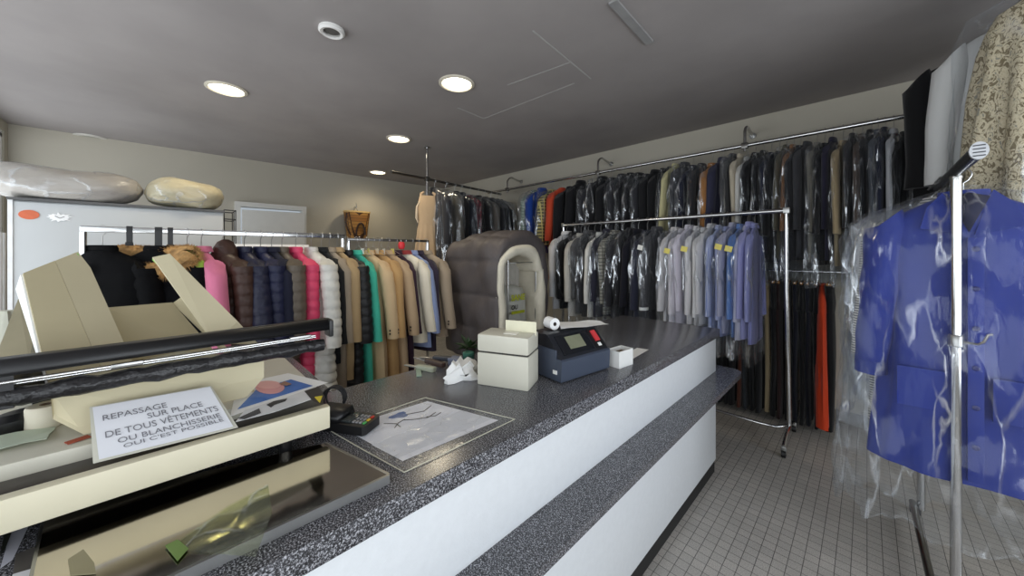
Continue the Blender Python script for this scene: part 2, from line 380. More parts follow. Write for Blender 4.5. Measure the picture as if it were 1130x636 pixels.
# ------------------------------------------------------------------ garments
def rect_ring(w, d, z, n, e=2.4, cx=0, cy=0, mod=None):
    out = []
    for k in range(n):
        a = 2*PI*k/n; c, s = cos(a), sin(a)
        x = w*math.copysign(abs(c)**(2/e), c); y = d*math.copysign(abs(s)**(2/e), s)
        m = mod(a, z) if mod else 1
        out.append(Vector((cx+x*m, cy+y*(1+(m-1)*2.2), z)))
    return out
TICKET = mat((236,222,120), rough=.7); TICKETW = mat((240,240,235), rough=.7)
PART = {'jacket':'jacket','coat':'coat','shirt':'shirt','puffer_jacket':'jacket','dress':'dress','trousers':'trousers','parka':'coat','blouse':'shirt','gown':'dress'}
def hook_mb(top=-.098, r=.0022):
    return MB().tube([(0,0,top-.03),(0,0,-.035),(.012,0,-.024),(.021,0,-.006),(.021,0,.006),(.013,0,.019),(0,0,.023),(-.013,0,.019),(-.02,0,.008)], r, 5)
HOOK = None
def garment(kind, label, pos, rz, m, L, W=.2, D=.045, plastic=None, group=None, seed=0, hem=1.05, sl=.58, buttons=False, ticket=None, collar=None, sleeves=True, drop=0, fur=None, cuffs=None, name=None, hood=False, hookr=.0022, spread=0):
    """hanging garment: origin on top of the rail, width along local x, front towards local -y"""
    global HOOK
    R = random.Random(seed*131+5)
    t = thing(name or kind, label, PART[kind], pos, rz, group)
    puff = kind == 'puffer_jacket' or kind == 'parka'
    p1, p2, p3 = R.uniform(0,6), R.uniform(0,6), R.uniform(0,6); k1 = R.choice((3,4,5)); k2 = R.choice((7,9,11))
    amp = {'shirt':.05,'blouse':.06,'jacket':.03,'coat':.028,'puffer_jacket':.015,'parka':.02,'dress':.05,'gown':.06}.get(kind,.03)
    def fold(a, z):
        g = min(1, max(0, (-z-.16)/.5)); m_ = 1+amp*(.25+g)*(sin(k1*a+p1+z*3)*.7+sin(k2*a+p2-z*4)*.5)
        if puff: m_ += .085*(abs(sin((z+.15)*PI/(.066 if kind == 'puffer_jacket' else .17)))**.4-.85)
        return m_
    z0 = -.098-drop
    rings = [rect_ring(.046, min(.034,D*.6), z0+.012, 24, 2), rect_ring(.38*W, .56*D, z0-.012, 24, 2), rect_ring(.68*W, .68*D, z0-.044, 24, 2.2),
             rect_ring(.90*W, .80*D, z0-.076, 24, 2.3), rect_ring(1.0*W, .90*D, z0-.118, 24, 2.4)]
    n = 84 if puff else 12
    tilt = R.uniform(-.02,.02)
    for i in range(1, n+1):
        u = i/n; z = z0-.118-(L-.22)*u
        w = W*(1-.07*sin(PI*min(1,u*1.3)))*(1+(hem-1)*u); d = D*(.92+.10*sin(PI*u)+.16*u)*(1+(hem-1)*.3*u)
        rings.append(rect_ring(w, d, z, 24, 2.5, tilt*u, 0, fold))
    obj('body', MB().loft(rings), m, t, sharp=60)
    if sleeves:
        for s in (-1, 1):
            rr = []; ns = 56 if puff else 9; sp = R.uniform(.015,.05)+spread; fy = R.uniform(-.02,.008)
            r0, r1 = (.066,.050) if kind in ('coat','jacket','parka') else ((.062,.042) if not puff else (.07,.052))
            for i in range(ns+1):
                u = i/ns; rx = r0+(r1-r0)*u; ry = min(D*1.08, .062)*(1-.15*u)
                if i == 0: rx *= .55
                q = 1+.05*sin(u*13+p3)*u
                if puff: q *= 1+.16*(abs(sin(u*sl*PI/.066))**.4-.8)
                c = (s*(W*.86+.02+sp*u+.012*sin(3*u+p1)), fy*u, z0-.090-sl*u)
                rr.append([Vector((c[0]+rx*q*cos(2*PI*k/12), c[1]+ry*q*sin(2*PI*k/12), c[2]+(.036*(-s)*cos(2*PI*k/12) if i == 0 else 0))) for k in range(12)])
            so = obj('sleeve', MB().loft(rr), m, t, sharp=60)
            if buttons:
                e = rr[-1]
                for k in range(2):
                    obj('button', MB().lathe([(0,.0),(.008,.001),(.009,.004),(.006,.006),(0,.006)], seg=10, cap0=False, cap1=False).xf(Matrix.Translation((s*(W*.86+.02+sp)+.012*s, fy-min(D*1.08,.062)*.85-.002, z0-.090-sl+.045+.026*k)) @ Matrix.Rotation(PI/2, 4, 'X')), mat((50,36,26), rough=.35), so)
            if cuffs:
                obj('cuff', MB().loft([[Vector((p.x*1.0, p.y*1.06, p.z+.001)) for p in rr[-1]], [Vector((p.x, p.y*.98, p.z-.025)) for p in rr[-1]]]), cuffs, so)
    if kind in ('jacket','coat','shirt','puffer_jacket','parka','blouse'):
        cw, cd_ = .058, min(.046, D)
        if puff or kind == 'parka':
            cr = [rect_ring(cw*1.2, cd_*.85, z0-.012, 18, 2), rect_ring(cw*1.2, cd_*.9, z0+.012, 18, 2), rect_ring(cw*1.05, cd_*.8, z0+.03, 18, 2), rect_ring(cw*.85, cd_*.6, z0+.026, 18, 2)]
        else:
            cr = [rect_ring(cw, cd_*.9, z0-.01, 18, 2), rect_ring(cw*.95, cd_*.85, z0+.03, 18, 2), rect_ring(cw*1.1, cd_*1.05, z0+.028, 18, 2), rect_ring(cw*1.35, cd_*1.25, z0-.008, 18, 2)]
        obj('collar', MB().loft(cr, False, False), collar or m, t, sharp=70)
    if hood:
        obj('hood', MB().loft([rect_ring(.018,.018,z0+.075,20,2,0,.02), rect_ring(.05,.040,z0+.058,20,2,0,.018), rect_ring(.085,.056,z0+.01,20,2.2,0,.015), rect_ring(.098,.060,z0-.035,20,2.2,0,.012), rect_ring(.10,.058,z0-.075,20,2.2,0,.01), rect_ring(.07,.04,z0-.10,20,2.2,0,.01)]), m, t, sharp=70)
    if kind in ('shirt','coat','jacket','parka') and L > .5:
        obj('front_placket', MB().loft([[Vector((x*.016+.01, -(D*(.98+.1*sin(PI*u)))*1.0-.003-(.004 if x else .006), z0-.07-(L-.18)*u)) for x in (-1,0,1)] for u in [i/8 for i in range(9)]], False, False, False), m, t)
    if HOOK is None: HOOK = bpy.data.meshes.new('hanger_hook')
    hk = obj('hanger_hook', hook_mb(z0, hookr), WIRE, t)
    if ticket:
        obj('ticket', MB().box((-W-.088, -.006, z0-.165), (.002,.05,.042), M=Matrix.Rotation(.25,4,'X')), ticket, t, False)
    if fur:
        fm = MB(); RR = random.Random(4)
        fc_ = lambda a: Vector((.20*cos(a), -.03+.05*sin(a), z0-.055+.05*sin(a)+.022*cos(2*a)))
        fm.tube([fc_(2*PI*i/40) for i in range(41)], .052, 10, False)
        for i in range(5200):
            a = RR.uniform(0,2*PI); b = RR.uniform(0,2*PI); c = fc_(a)
            nrm = Vector((cos(a)*cos(b), sin(a)*cos(b), sin(b))).normalized()
            q = c+nrm*.046; tip = q+nrm*RR.uniform(.012,.030)+Vector((RR.uniform(-.014,.014),RR.uniform(-.010,.010),-.008)); sd = nrm.orthogonal().normalized()*.0025
            fm.add([q-sd, q+sd, tip], [[0,1,2]])
        obj('fur_trim', fm, mat((176,136,84), rough=.8, noise=.45, scale=30), t, False)
    if plastic:
        def cr_(a, z): return 1+.05*sin(5*a+p1+z*9)+.035*sin(9*a+p2-z*14)+.02*sin(14*a+z*30)
        Wp = W+.085 if sleeves else W+.03; Dp = D*1.12+.006
        bl = L+R.uniform(.03,.09)
        pr = [rect_ring(.035,.03,z0+.03,22,2), rect_ring(.45*Wp,.7*Dp,z0+.002,22,2,mod=cr_), rect_ring(.78*Wp,.9*Dp,z0-.028,22,2.2,mod=cr_), rect_ring(.97*Wp,Dp,z0-.075,22,2.4,mod=cr_)]
        for i in range(1, 12):
            u = i/11; pr.append(rect_ring(Wp*(1+.06*u), Dp*(1+.15*u), z0-.075-(bl-.075)*u, 22, 2.3, mod=cr_))
        obj('plastic_cover', MB().loft(pr, False, False), plastic, t, sharp=80)
    return t

def trousers(label, pos, rz, m, L, W, D, group, seed, clip=None):
    R = random.Random(seed); t = thing('trousers', label, 'trousers', pos, rz, group)
    mb = MB()
    ph = R.uniform(0,6)
    mb.loft([rect_ring(W*1.0, D, -.10-.003*i, 20, 3) if i < 2 else rect_ring(W*(1.02-.10*min(1,(i-2)/6)), D*(1+.1*sin(i+ph)), -.10-.03*(i-1), 20, 3, mod=lambda a, z: 1+.03*sin(4*a+ph+z*6)) for i in range(9)])
    for s in (-1, 1):
        mb.loft([rect_ring(W*(.50-.10*u), D*(1.0-.1*u), -.30-(L-.2)*u, 14, 2.6, s*W*(.47-.02*u)+.01*sin(4*u+ph), .006*sin(5*u+ph), lambda a, z: 1+.03*sin(3*a+ph+z*7)) for u in [k/8 for k in range(9)]])
    obj('body', mb, m, t, sharp=60)
    obj('hanger_hook', hook_mb(-.06), WIRE, t)
    obj('hanger_bar', MB().tube([(-W,0,-.085),(0,0,-.075),(W,0,-.085)], .004, 6), WIRE, t)
    for s in (-1, 1):
        obj('clip', MB().box((s*W*.80, 0, -.092), (.014, D*1.2, .026), bev=.003), clip or mat((120,86,46), rough=.4, metal=.6), t)
    return t

def gaps(ps, lo=.020, hi=.07):
    out = []
    for i, p in enumerate(ps):
        g = min([abs(p-q) for j, q in enumerate(ps) if abs(i-j) == 1] or [.2])
        out.append(max(lo, min(hi, g*.40)))
    return out

BLK=(24,24,27); CHAR=(48,48,52); NAVY=(28,30,48); DGR=(66,66,70)
# ---- A: the wall rail along the back wall
RY, RZ_ = 3.60, 2.32
A = [ # px at the near edge, colour, words, kind, plastic, length
 (578,(120,128,120),'green striped shirt','shirt',1,.85),(586,(28,62,140),'royal blue jacket','jacket',1,.95),(597,(98,92,62),'olive printed blouse','blouse',1,.8),
 (608,(196,72,44),'long orange red dress','dress',0,1.25),(618,BLK,'black wool coat','coat',0,1.1),(629,BLK,'black wool coat','coat',0,1.1),
 (642,CHAR,'black suit jacket','jacket',1,1.0),(653,BLK,'black dinner jacket','jacket',1,1.0),(664,BLK,'black jacket','jacket',0,1.0),(675,CHAR,'charcoal suit jacket','jacket',1,1.0),
 (685,BLK,'black coat','coat',1,1.0),(694,BLK,'black coat','coat',1,1.0),(703,CHAR,'charcoal coat','coat',1,1.0),(712,BLK,'black coat','coat',0,1.0),(722,BLK,'black jacket','jacket',0,1.0),
 (729,CHAR,'charcoal jacket','jacket',1,.95),(735,(206,198,152),'pale yellow jacket','jacket',0,.95),(745,DGR,'dark grey jacket','jacket',1,.98),(755,NAVY,'dark navy jacket','jacket',1,.98),(764,CHAR,'charcoal jacket','jacket',1,.98),
 (776,(168,116,66),'camel brown coat','coat',1,1.0),(788,(52,52,72),'slate navy coat','coat',0,1.0),(799,(62,62,64),'dark grey jacket','jacket',2,.95),(808,(196,186,166),'light beige coat','coat',0,1.0),(816,(214,212,206),'off white coat','coat',0,1.0),
 (825,BLK,'black coat','coat',1,1.0),(834,BLK,'black jacket','jacket',1,.98),(843,(30,34,52),'navy black jacket','jacket',1,.98),(852,BLK,'black jacket','jacket',1,.98),
 (860,(88,84,70),'dark olive coat','coat',1,1.0),(868,(142,98,62),'rust brown jacket','jacket',1,.98),(876,CHAR,'charcoal jacket','jacket',1,.98),(884,DGR,'dark grey jacket','jacket',0,.98),
 (895,(128,124,114),'taupe grey coat','coat',2,1.0),(904,BLK,'black coat','coat',1,1.0),(913,(44,42,60),'dark purple navy coat','coat',0,1.0),(925,(178,158,124),'tan raincoat','coat',1,1.0),
 (936,CHAR,'black jacket','jacket',1,.98),(947,(86,72,64),'dark brown jacket','jacket',1,.98),(957,BLK,'black coat','coat',1,1.0),(965,(92,96,104),'slate grey jacket','jacket',1,.98),(973,(34,38,58),'navy jacket','jacket',1,.98),
 (983,(196,198,202),'light grey shirt','shirt',0,.9),(996,BLK,'black coat','coat',1,1.0),(1010,CHAR,'charcoal coat','coat',1,1.0),(1024,BLK,'black coat','coat',1,1.0)]
wr = thing('wall_rail', 'long chrome clothes rail on hooked brackets along the back wall', 'clothes rail', (-1.9, RY, RZ_))
D2 = Vector((-1.9,RY,RZ_))
rx0, rx1 = -4.2, 1.3
obj('rail_tube', MB().tube([(rx0,RY,RZ_),(rx1,RY,RZ_)], .016, 12).off(D2), CHROME, wr)
for bx in (PY(560,200,RY).x, PY(660,200,RY).x, PY(822,160,RY).x, 1.0):
    br = MB().tube([(bx,RY,RZ_-.05),(bx,RY,RZ_+.10)]+[(bx, RY+.10-.10*cos(a*PI/14), RZ_+.10+.085*sin(a*PI/14)) for a in range(1,9)]+[(bx,YB-.02,RZ_+.155),(bx,YB-.001,RZ_+.155)], .013, 10)
    b_ = obj('bracket', br.off(D2), CHROME, wr)
    obj('rail_clamp', MB().box((bx,RY,RZ_), (.05,.05,.05), bev=.008).off(D2), DARKCHROME, b_)
    obj('wall_flange', MB().tube([(bx,YB-.012,RZ_+.155),(bx,YB-.001,RZ_+.155)], .028, 14).off(D2), STEEL, b_)
xs = [PY(a[0], 210, RY-.20).x for a in A]; gs = gaps(xs)
for i, (a, x, g) in enumerate(zip(A, xs, gs)):
    px, col, words, kind, pl, L = a
    m = fabric(col)
    if 'striped' in words: m = stripes((190,196,186),(60,96,76),18,'Z')
    if 'printed' in words: m = checks(col,(206,190,120),24)
    pw = ('', ' in clear plastic', ' in cloudy plastic')[pl]
    garment(kind, f'{words}{pw}, {ordinal(i+1)} from the left on the back wall rail', (x+.02, RY, RZ_), PI/2-.15+random.Random(i).uniform(-.09,.09), m, L, .2, g, (None,FILM,FILM_CLOUD)[pl], 'garments on the back wall rail', i+1, drop=random.Random(i+50).uniform(-.015,.05))
# ---- lower rail with trousers
LZ, LY = 1.235, 3.60
lr = thing('lower_rail', 'thin low chrome rail of trousers under the back wall coats', 'clothes rail', (-.8,LY,LZ)); D3 = Vector((-.8,LY,LZ))
obj('rail_tube', MB().tube([(-1.75,LY,LZ),(.9,LY,LZ)], .009, 10).off(D3), CHROME, lr)
for x in (-1.74,-.55,.85):
    obj('support', MB().tube([(x,LY,LZ),(x,LY+.02,LZ),(x,YB-.001,LZ)], .009, 8).off(D3), CHROME, lr)
T = [(771,BLK),(778,BLK),(785,CHAR),(792,BLK),(799,BLK),(806,BLK),(813,(104,58,42)),(820,(58,62,68)),(827,BLK),(835,BLK),(843,(178,160,128)),(851,BLK),(859,(52,30,28)),(867,BLK),(875,(26,28,44)),(883,BLK),(891,(26,28,44)),(899,BLK),(914,BLK)]
tn = {BLK:'black',CHAR:'charcoal',(104,58,42):'rust brown',(58,62,68):'slate grey',(178,160,128):'beige',(52,30,28):'dark maroon',(26,28,44):'dark navy'}
txs = [PY(a[0], 350, LY-.15).x for a in T]; tg = gaps(txs, .014, .03)
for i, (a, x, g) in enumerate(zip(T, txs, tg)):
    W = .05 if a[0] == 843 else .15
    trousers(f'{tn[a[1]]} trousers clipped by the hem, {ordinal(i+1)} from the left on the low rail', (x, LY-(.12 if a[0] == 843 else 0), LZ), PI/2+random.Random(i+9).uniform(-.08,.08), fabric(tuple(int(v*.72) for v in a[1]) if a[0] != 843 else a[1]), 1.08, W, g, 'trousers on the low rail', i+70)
# lower rail needs a hook line for the beige pair: hung from a front hook, so bring it back to the rail
for o in C.objects:
    if o.name.startswith('trousers') and o.type == 'EMPTY': o.location.y = LY
px_or = PY(912, 310, 3.34)
garment('gown', 'long bright orange red garment hanging at the right end of the low rail', (PY(904,300,LY-.2).x, LY, LZ), PI/2+.1, fabric((204,66,32)), 1.14, .17, .035, None, None, 301, hem=1.5, sleeves=False, name='long_gown')

# ---- left rail from the ceiling post
la, lb = Vector((-3.62,1.72,2.26)), Vector((-3.97,3.66,2.28)); ldir = (lb-la).normalized(); lang = math.atan2(ldir.y, ldir.x)
lrl = thing('ceiling_rail', 'dark chrome rail running toward the corner from a ceiling post', 'clothes rail', la)
obj('rail_tube', MB().tube([la, lb], .016, 12).off(la), DARKCHROME, lrl)
pp = la+ldir*.50
obj('ceiling_post', MB().tube([(pp.x,pp.y,pp.z-.22),(pp.x,pp.y,ZC)], .014, 12).off(la), CHROME, lrl)
obj('ceiling_flange', MB().tube([(pp.x,pp.y,ZC-.012),(pp.x,pp.y,ZC-.001)], .035, 16).off(la), STEEL, lrl)
obj('post_clamp', MB().box(pp, (.055,.055,.055), bev=.01).off(la), DARKCHROME, lrl)
B = [(490,CHAR,'charcoal dress coat','coat',1),(502,(96,92,84),'dusty grey coat','coat',2),(512,BLK,'black coat','coat',0),(519,(44,48,56),'dark slate coat','coat',1),(528,(120,30,48),'wine plaid dress','dress',1),(537,BLK,'black jacket','jacket',1),
     (544,(104,98,92),'grey brown jacket','jacket',1),(551,CHAR,'charcoal coat','coat',1),(557,(70,72,78),'dark grey coat','coat',1),(563,BLK,'black coat','coat',1),(569,(120,118,112),'pale grey jacket','jacket',2)]
def on_left_rail(px):
    rx, ry = ray(px); off = Vector((.16,.03,0)); a, b = la+off, lb+off
    # intersect column with rail's near edge line
    dx, dy = (b-a).x, (b-a).y; s = (a.x*ry-a.y*rx)/(dy*rx-dx*ry); return la+(lb-la)*max(.02,min(.98,s))
pts_ = [on_left_rail(b[0]) for b in B]; gl = gaps([p.y for p in pts_], .022, .06)
for i, (b, p, g) in enumerate(zip(B, pts_, gl)):
    m = fabric(b[1]) if 'plaid' not in b[2] else checks(b[1],(60,20,30),22)
    garment(b[3], f'{b[2]}{("", " in clear plastic"," in cloudy plastic")[b[4]]}, {ordinal(i+1)} after the beige dress on the ceiling post rail', p, lang-PI/2+.1*sin(i*2.1), m, 1.15, .2, g, (None,FILM,FILM_CLOUD)[b[4]], 'garments on the ceiling post rail', 400+i, sleeves=b[3] != 'dress', drop=.02)
# beige gown
def gown(label, pos, rz, m):
    t = thing('long_gown', label, 'dress', pos, rz)
    def pl(a, z): g = min(1,max(0,(-z-.45)/.5)); return 1+.11*g*sin(13*a)+.03*sin(5*a+z*4)
    rings = [rect_ring(.10,.03,-.13,52,2.2), rect_ring(.115,.045,-.19,52,2.2), rect_ring(.13,.055,-.27,52,2.2), rect_ring(.12,.05,-.40,52,2.2), rect_ring(.115,.05,-.45,52,2.2)]
    for i in range(1,12):
        u = i/11; rings.append(rect_ring(.12+.12*u, .055+.055*u, -.45-.95*u, 52, 2.2, .01*sin(4*u), 0, pl))
    obj('dress_body', MB().loft(rings), m, t, sharp=75)
    obj('waistband', MB().loft([rect_ring(.121,.056,-.43,36,2.2), rect_ring(.119,.057,-.47,36,2.2)], False, False), m, t)
    for s in (-1,1): obj('shoulder_strap', MB().tube([(s*.085,0,-.15),(s*.08,-.005,-.11),(s*.05,0,-.085)], [.018,.02,.012], 8), m, t)
    for s in (-1,1): obj('strap_tie', MB().tube([(s*.10,-.02,-.20),(s*.135,-.02,-.27),(s*.14,-.02,-.40),(s*.125,-.02,-.46)], [.008,.014,.016,.006], 8), mat((222,200,170)), t)
    obj('hanger_hook', MB().tube([(0,0,-.11),(0,0,.03),(.012,0,.046),(.021,0,.064),(.021,0,.076),(.013,0,.089),(0,0,.093),(-.013,0,.089)], .0024, 5), WIRE, t); return t
gown('long beige sleeveless pleated dress hanging below the ceiling post', la+ldir*.52+Vector((0,0,-.07)), lang-PI/2+1.0, fabric((206,176,140), noise=.06))

# ---- rolling rack
QY, QZ = 3.2, 1.69
qx0, qx1 = PY(622,248,QY).x, PY(868,233,QY).x
rr = thing('rolling_rack', 'chrome rolling clothes rack of white and blue shirts behind the counter', 'clothes rack', ((qx0+qx1)/2,QY,0)); D4 = Vector(((qx0+qx1)/2,QY,0))
obj('top_bar', MB().tube([(qx0,QY,QZ),(qx1,QY,QZ)], .017, 12).off(D4), CHROME, rr)
for x, s in ((qx0,1),(qx1,-1)):
    po = obj('post', MB().tube([(x,QY,QZ+.016),(x,QY,1.1),(x-.01*s,QY,.55),(x-.015*s,QY,.12)], .014, 12).off(D4), CHROME, rr)
    obj('corner_cap', MB().box((x,QY,QZ), (.04,.04,.044), bev=.006).off(D4), STEEL, po)
    obj('foot_bar', MB().tube([(x-.015*s,QY-.24,.075),(x-.015*s,QY-.1,.12),(x-.015*s,QY,.13),(x-.015*s,QY+.1,.12),(x-.015*s,QY+.24,.075)], .012, 10).off(D4), CHROME, rr)
    for k in (-1,1):
        cs = obj('caster', MB().tube([(x-.015*s-.012,QY+k*.24,.026),(x-.015*s+.012,QY+k*.24,.026)], .025, 16).off(D4), BLACKP, rr)
        obj('caster_fork', MB().box((x-.015*s,QY+k*.24,.05), (.032,.02,.045), bev=.004).off(D4), STEEL, cs)
obj('lower_bar', MB().tube([(qx0+.0,QY,.13),(qx0+.06,QY-.09,.125),(qx1-.14,QY-.09,.125),(qx1-.05,QY-.07,.125),(qx1+.01,QY,.13)], .011, 10).off(D4), CHROME, rr)
WH=(232,230,230)
Q = [(614,WH,'white long sleeved shirt','shirt',0,.93),(622,BLK,'black jacket','jacket',1,.9),(630,(206,202,194),'off white jacket','jacket',0,.95),(638,(84,84,86),'dark grey jacket','jacket',1,.95),(645,CHAR,'charcoal jacket','jacket',1,.95),
 (652,(226,224,218),'white jacket','jacket',0,.93),(660,(42,42,56),'dark navy jacket','jacket',1,.95),(668,(150,148,138),'grey checked jacket','jacket',1,.9),(677,CHAR,'charcoal jacket','jacket',1,.95),(686,BLK,'black jacket','jacket',1,.95),(694,(22,22,32),'navy black jacket','jacket',0,.95),
 (704,(40,42,58),'dark navy jacket','jacket',1,.95),(715,(70,70,74),'dark grey jacket','jacket',1,.82),
 (736,(226,222,222),'white shirt','shirt',2,.9),(744,(222,216,222),'white shirt','shirt',1,.9),(752,(220,214,226),'lilac white shirt','shirt',1,.9),(761,(226,224,226),'ticketed white shirt','shirt',1,.88),(769,(220,218,218),'white shirt','shirt',0,.88),(777,(214,212,214),'pale grey white shirt','shirt',1,.88),
 (786,(168,178,214),'light blue striped shirt','shirt',1,.93),(795,(156,164,206),'soft blue shirt','shirt',1,.93),(802,(176,176,200),'grey lilac shirt','shirt',1,.93),(810,(98,134,198),'medium blue shirt','shirt',1,.93),(818,(196,196,216),'pale lilac shirt','shirt',1,.93),(820,(160,162,210),'lavender blue shirt','shirt',0,.95),(826,(146,150,204),'lavender shirt','shirt',1,.97)]
xs = [PY(a[0], 290, QY-.18).x for a in Q]; gs = gaps(xs, .022, .05)
for i, (a, x, g) in enumerate(zip(Q, xs, gs)):
    px, col, words, kind, pl, L = a
    m = fabric(col, noise=.05)
    if 'striped' in words: m = stripes((206,212,232),(140,154,206),40)
    if 'checked' in words: m = checks(col,(86,84,78),30)
    garment(kind, f'{words}{("", " in clear plastic"," in cloudy plastic")[pl]}, {ordinal(i+1)} from the left on the rolling rack', (x+.005, QY, QZ), PI/2-(.13 if i < 24 else .02)+random.Random(i+200).uniform(-.07,.07), m, L, .185, g, (None,FILM,FILM_CLOUD)[pl], 'garments on the rolling rack', 200+i,
            ticket=TICKET if i in (14,16,21,22) else (TICKETW if i == 12 else None), sl=.6, cuffs=WHITEP if i == 12 else None, drop=.015*(i % 3))

# ---- C: coat rack on the left
KX, KZ = -2.99, 1.515
y0, y1, y2 = PX(88,250,KX).y, 1.02, 1.80
def flat_rack(label, ya, yb, w, h, z, m, posts):
    t = thing('coat_rack', label, 'clothes rack', (KX,(ya+yb)/2,0)); d = Vector((KX,(ya+yb)/2,0))
    obj('top_bar', MB().box((KX,(ya+yb)/2,z), (w,yb-ya,h), bev=.004).off(d), m, t)
    for y in posts:
        p_ = obj('post', MB().tube([(KX,y,z-h/2),(KX,y,.06)], .014, 10).off(d), CHROME, t)
        obj('foot_bar', MB().tube([(KX-.25,y,.03),(KX,y,.055),(KX+.25,y,.03)], .013, 8).off(d), STEEL, t)
        for s in (-1,1): obj('foot_cap', MB().lathe([(.02,0),(.022,.02),(.016,.034)], (KX+s*.25,y,0), 12).off(d), BLACKP, t)
    return t
fr_ = flat_rack('bright chrome flat bar coat rack of padded jackets by the white cabinet', y0, y1, .03, .034, KZ, CHROME, (y0+.012, y1-.012))
fr2 = flat_rack('dark thin bar coat rack of beige coats beside the grey quilt', y1+.02, y2, .022, .022, KZ-.022, DARKCHROME, (y1+.034, y2-.012))
K = [(106,(16,16,19),'black padded parka','parka',1.05,.22,.095,56,{}),
 (172,(17,17,22),'black parka with brown fur hood','parka',1.05,.23,.10,50,{'fur':1}),
 (208,(168,206,84),'lime green vest','jacket',.62,.20,.05,24,{'sleeves':False}),
 (225,(226,128,160),'rose pink jacket','jacket',.75,.20,.05,18,{}),
 (250,(66,44,36),'dark brown padded jacket with hood','puffer_jacket',1.0,.20,.085,24,{'hood':True}),
 (276,(30,32,56),'navy padded jacket','puffer_jacket',1.0,.20,.065,18,{}),
 (295,(32,36,66),'navy blue padded jacket','puffer_jacket',1.0,.20,.06,16,{}),
 (308,(28,30,48),'dark navy jacket','jacket',1.0,.19,.045,14,{}),
 (320,(96,86,74),'olive brown padded jacket','puffer_jacket',1.0,.20,.055,14,{}),
 (336,(226,72,110),'hot pink padded jacket','puffer_jacket',1.0,.19,.05,14,{}),
 (354,(214,212,204),'long light grey padded coat','puffer_jacket',1.2,.23,.075,16,{'hem':1.35}),
 (366,(26,28,30),'black jacket','jacket',.95,.19,.035,16,{}),
 (375,(160,146,128),'grey beige coat','coat',1.15,.20,.04,16,{}),
 (384,(176,150,112),'camel tan coat','coat',1.1,.20,.04,15,{}),
 (395,(28,28,30),'long black padded coat','puffer_jacket',1.22,.20,.055,15,{}),
 (406,(70,186,160),'teal green coat','coat',1.18,.19,.035,15,{}),
 (418,(214,186,146),'light beige buttoned coat','coat',1.22,.21,.05,17,{'buttons':True}),
 (431,(194,156,106),'camel buttoned coat','coat',1.25,.21,.045,17,{'buttons':True}),
 (442,(190,164,132),'taupe beige buttoned coat','coat',1.22,.21,.045,17,{'buttons':True}),
 (451,(58,40,54),'dark plum coat','coat',1.15,.19,.035,16,{}),
 (461,(240,232,212),'ivory knitted jacket','jacket',.9,.22,.05,24,{}),
 (469,(142,156,196),'light blue shirt','shirt',.95,.20,.035,17,{}),
 (476,(54,46,62),'dark plum grey jacket','jacket',1.0,.19,.035,16,{}),
 (485,(166,150,130),'grey beige blazer','jacket',.88,.23,.05,22,{'buttons':True})]
nf = 0
for i, (px, col, words, kind, L, W, D, ang, kw) in enumerate(K):
    first = px <= 360
    y = PX(px, 330, KX+.24).y
    y = max(y0+.05, y)
    rz = math.radians(ang)+random.Random(i+77).uniform(-.05,.05)
    m = nylon(col) if kind == 'puffer_jacket' else fabric(tuple(int(v*.6) for v in col), sheen=0, spec=.15) if kind == 'parka' else fabric(col, noise=.06)
    rank = ordinal(i+1)
    nx = '' 
    garment(kind, f'{words}, {rank} from the left along the coat racks', (KX, min(y,y2-.03), KZ+(.0 if y < y1 else -.022)), rz, m, L, W, D, None, 'clothes on the coat racks', 600+i, sl=.60 if kind != 'shirt' else .62,
            buttons=kw.get('buttons',False), fur=kw.get('fur'), sleeves=kw.get('sleeves',True), drop=.02, hood=kw.get('hood',False), hem=kw.get('hem',1.12), spread=.05,
            ticket={18:TICKET, 13:TICKETW}.get(i), collar=fabric((150,60,60)) if i == 20 else None)
for i, (px, w_, h_, lab) in enumerate(((143,.024,.09,'short black webbing strap looped over the coat rack bar, leftmost'),(175,.032,.11,'wide black webbing strap looped over the coat rack bar, middle'),(188,.024,.10,'black webbing strap looped over the coat rack bar, nearest the brown jacket'))):
    y = PX(px,252,KX).y; st_ = thing('webbing_strap', lab, 'strap', (KX,y,KZ), 0)
    obj('strap_loop', MB().loft([[Vector((x, yy, z)) for yy in (-w_/2, w_/2)] for x, z in ((.019,-h_),(.019,-.0),(.017,.021),(0,.024),(-.017,.021),(-.019,0),(-.019,-h_*.8))], False, False, False), BLACKP, st_, False)
    obj('buckle', MB().box((.021,0,-h_+.01),(.006,w_+.008,.02),bev=.002), BLACKR, st_)
rp = thing('garment_tag', 'small red tag hung over the dark coat rack bar', 'tag', PX(443,270,KX+.03))
obj('tag_body', MB().lathe([(.0,-.045),(.022,-.04),(.03,-.02),(.03,.005),(.022,.022),(0,.026)], seg=16, cap0=False, cap1=False), mat((222,54,62), rough=.5), rp)
obj('tag_string', MB().tube([(0,0,.02),(-.01,0,.04),(-.03,0,.045)], .002, 5), WHITEPAPER, rp)
for i, px in enumerate((396,404,412,421,429)):
    p = PX(px, 270, KX); t = thing('coat_hanger', f'empty wire hanger with paper ticket, {ordinal(i+1)} from the left over the dark coat rack', 'hanger', (KX, p.y, KZ-.02), .1*(-1)**i, 'empty wire hangers on the dark coat rack')
    mb = MB().tube([(0,0,-.06),(0,0,-.03),(.014,0,-.02),(.02,0,0),(.012,0,.016),(0,0,.02),(-.014,0,.014)], .002, 5); mb.tube([(0,0,-.06),(.19,0,-.13),(.18,0,-.14),(-.18,0,-.14),(-.19,0,-.13),(0,0,-.06)], .002, 5)
    obj('wire', mb, WIRE, t); obj('paper_ticket', MB().box((.06,.0,-.10), (.05,.002,.045)), (TICKETW,TICKET,mat((224,214,190)))[i % 3], t, False)

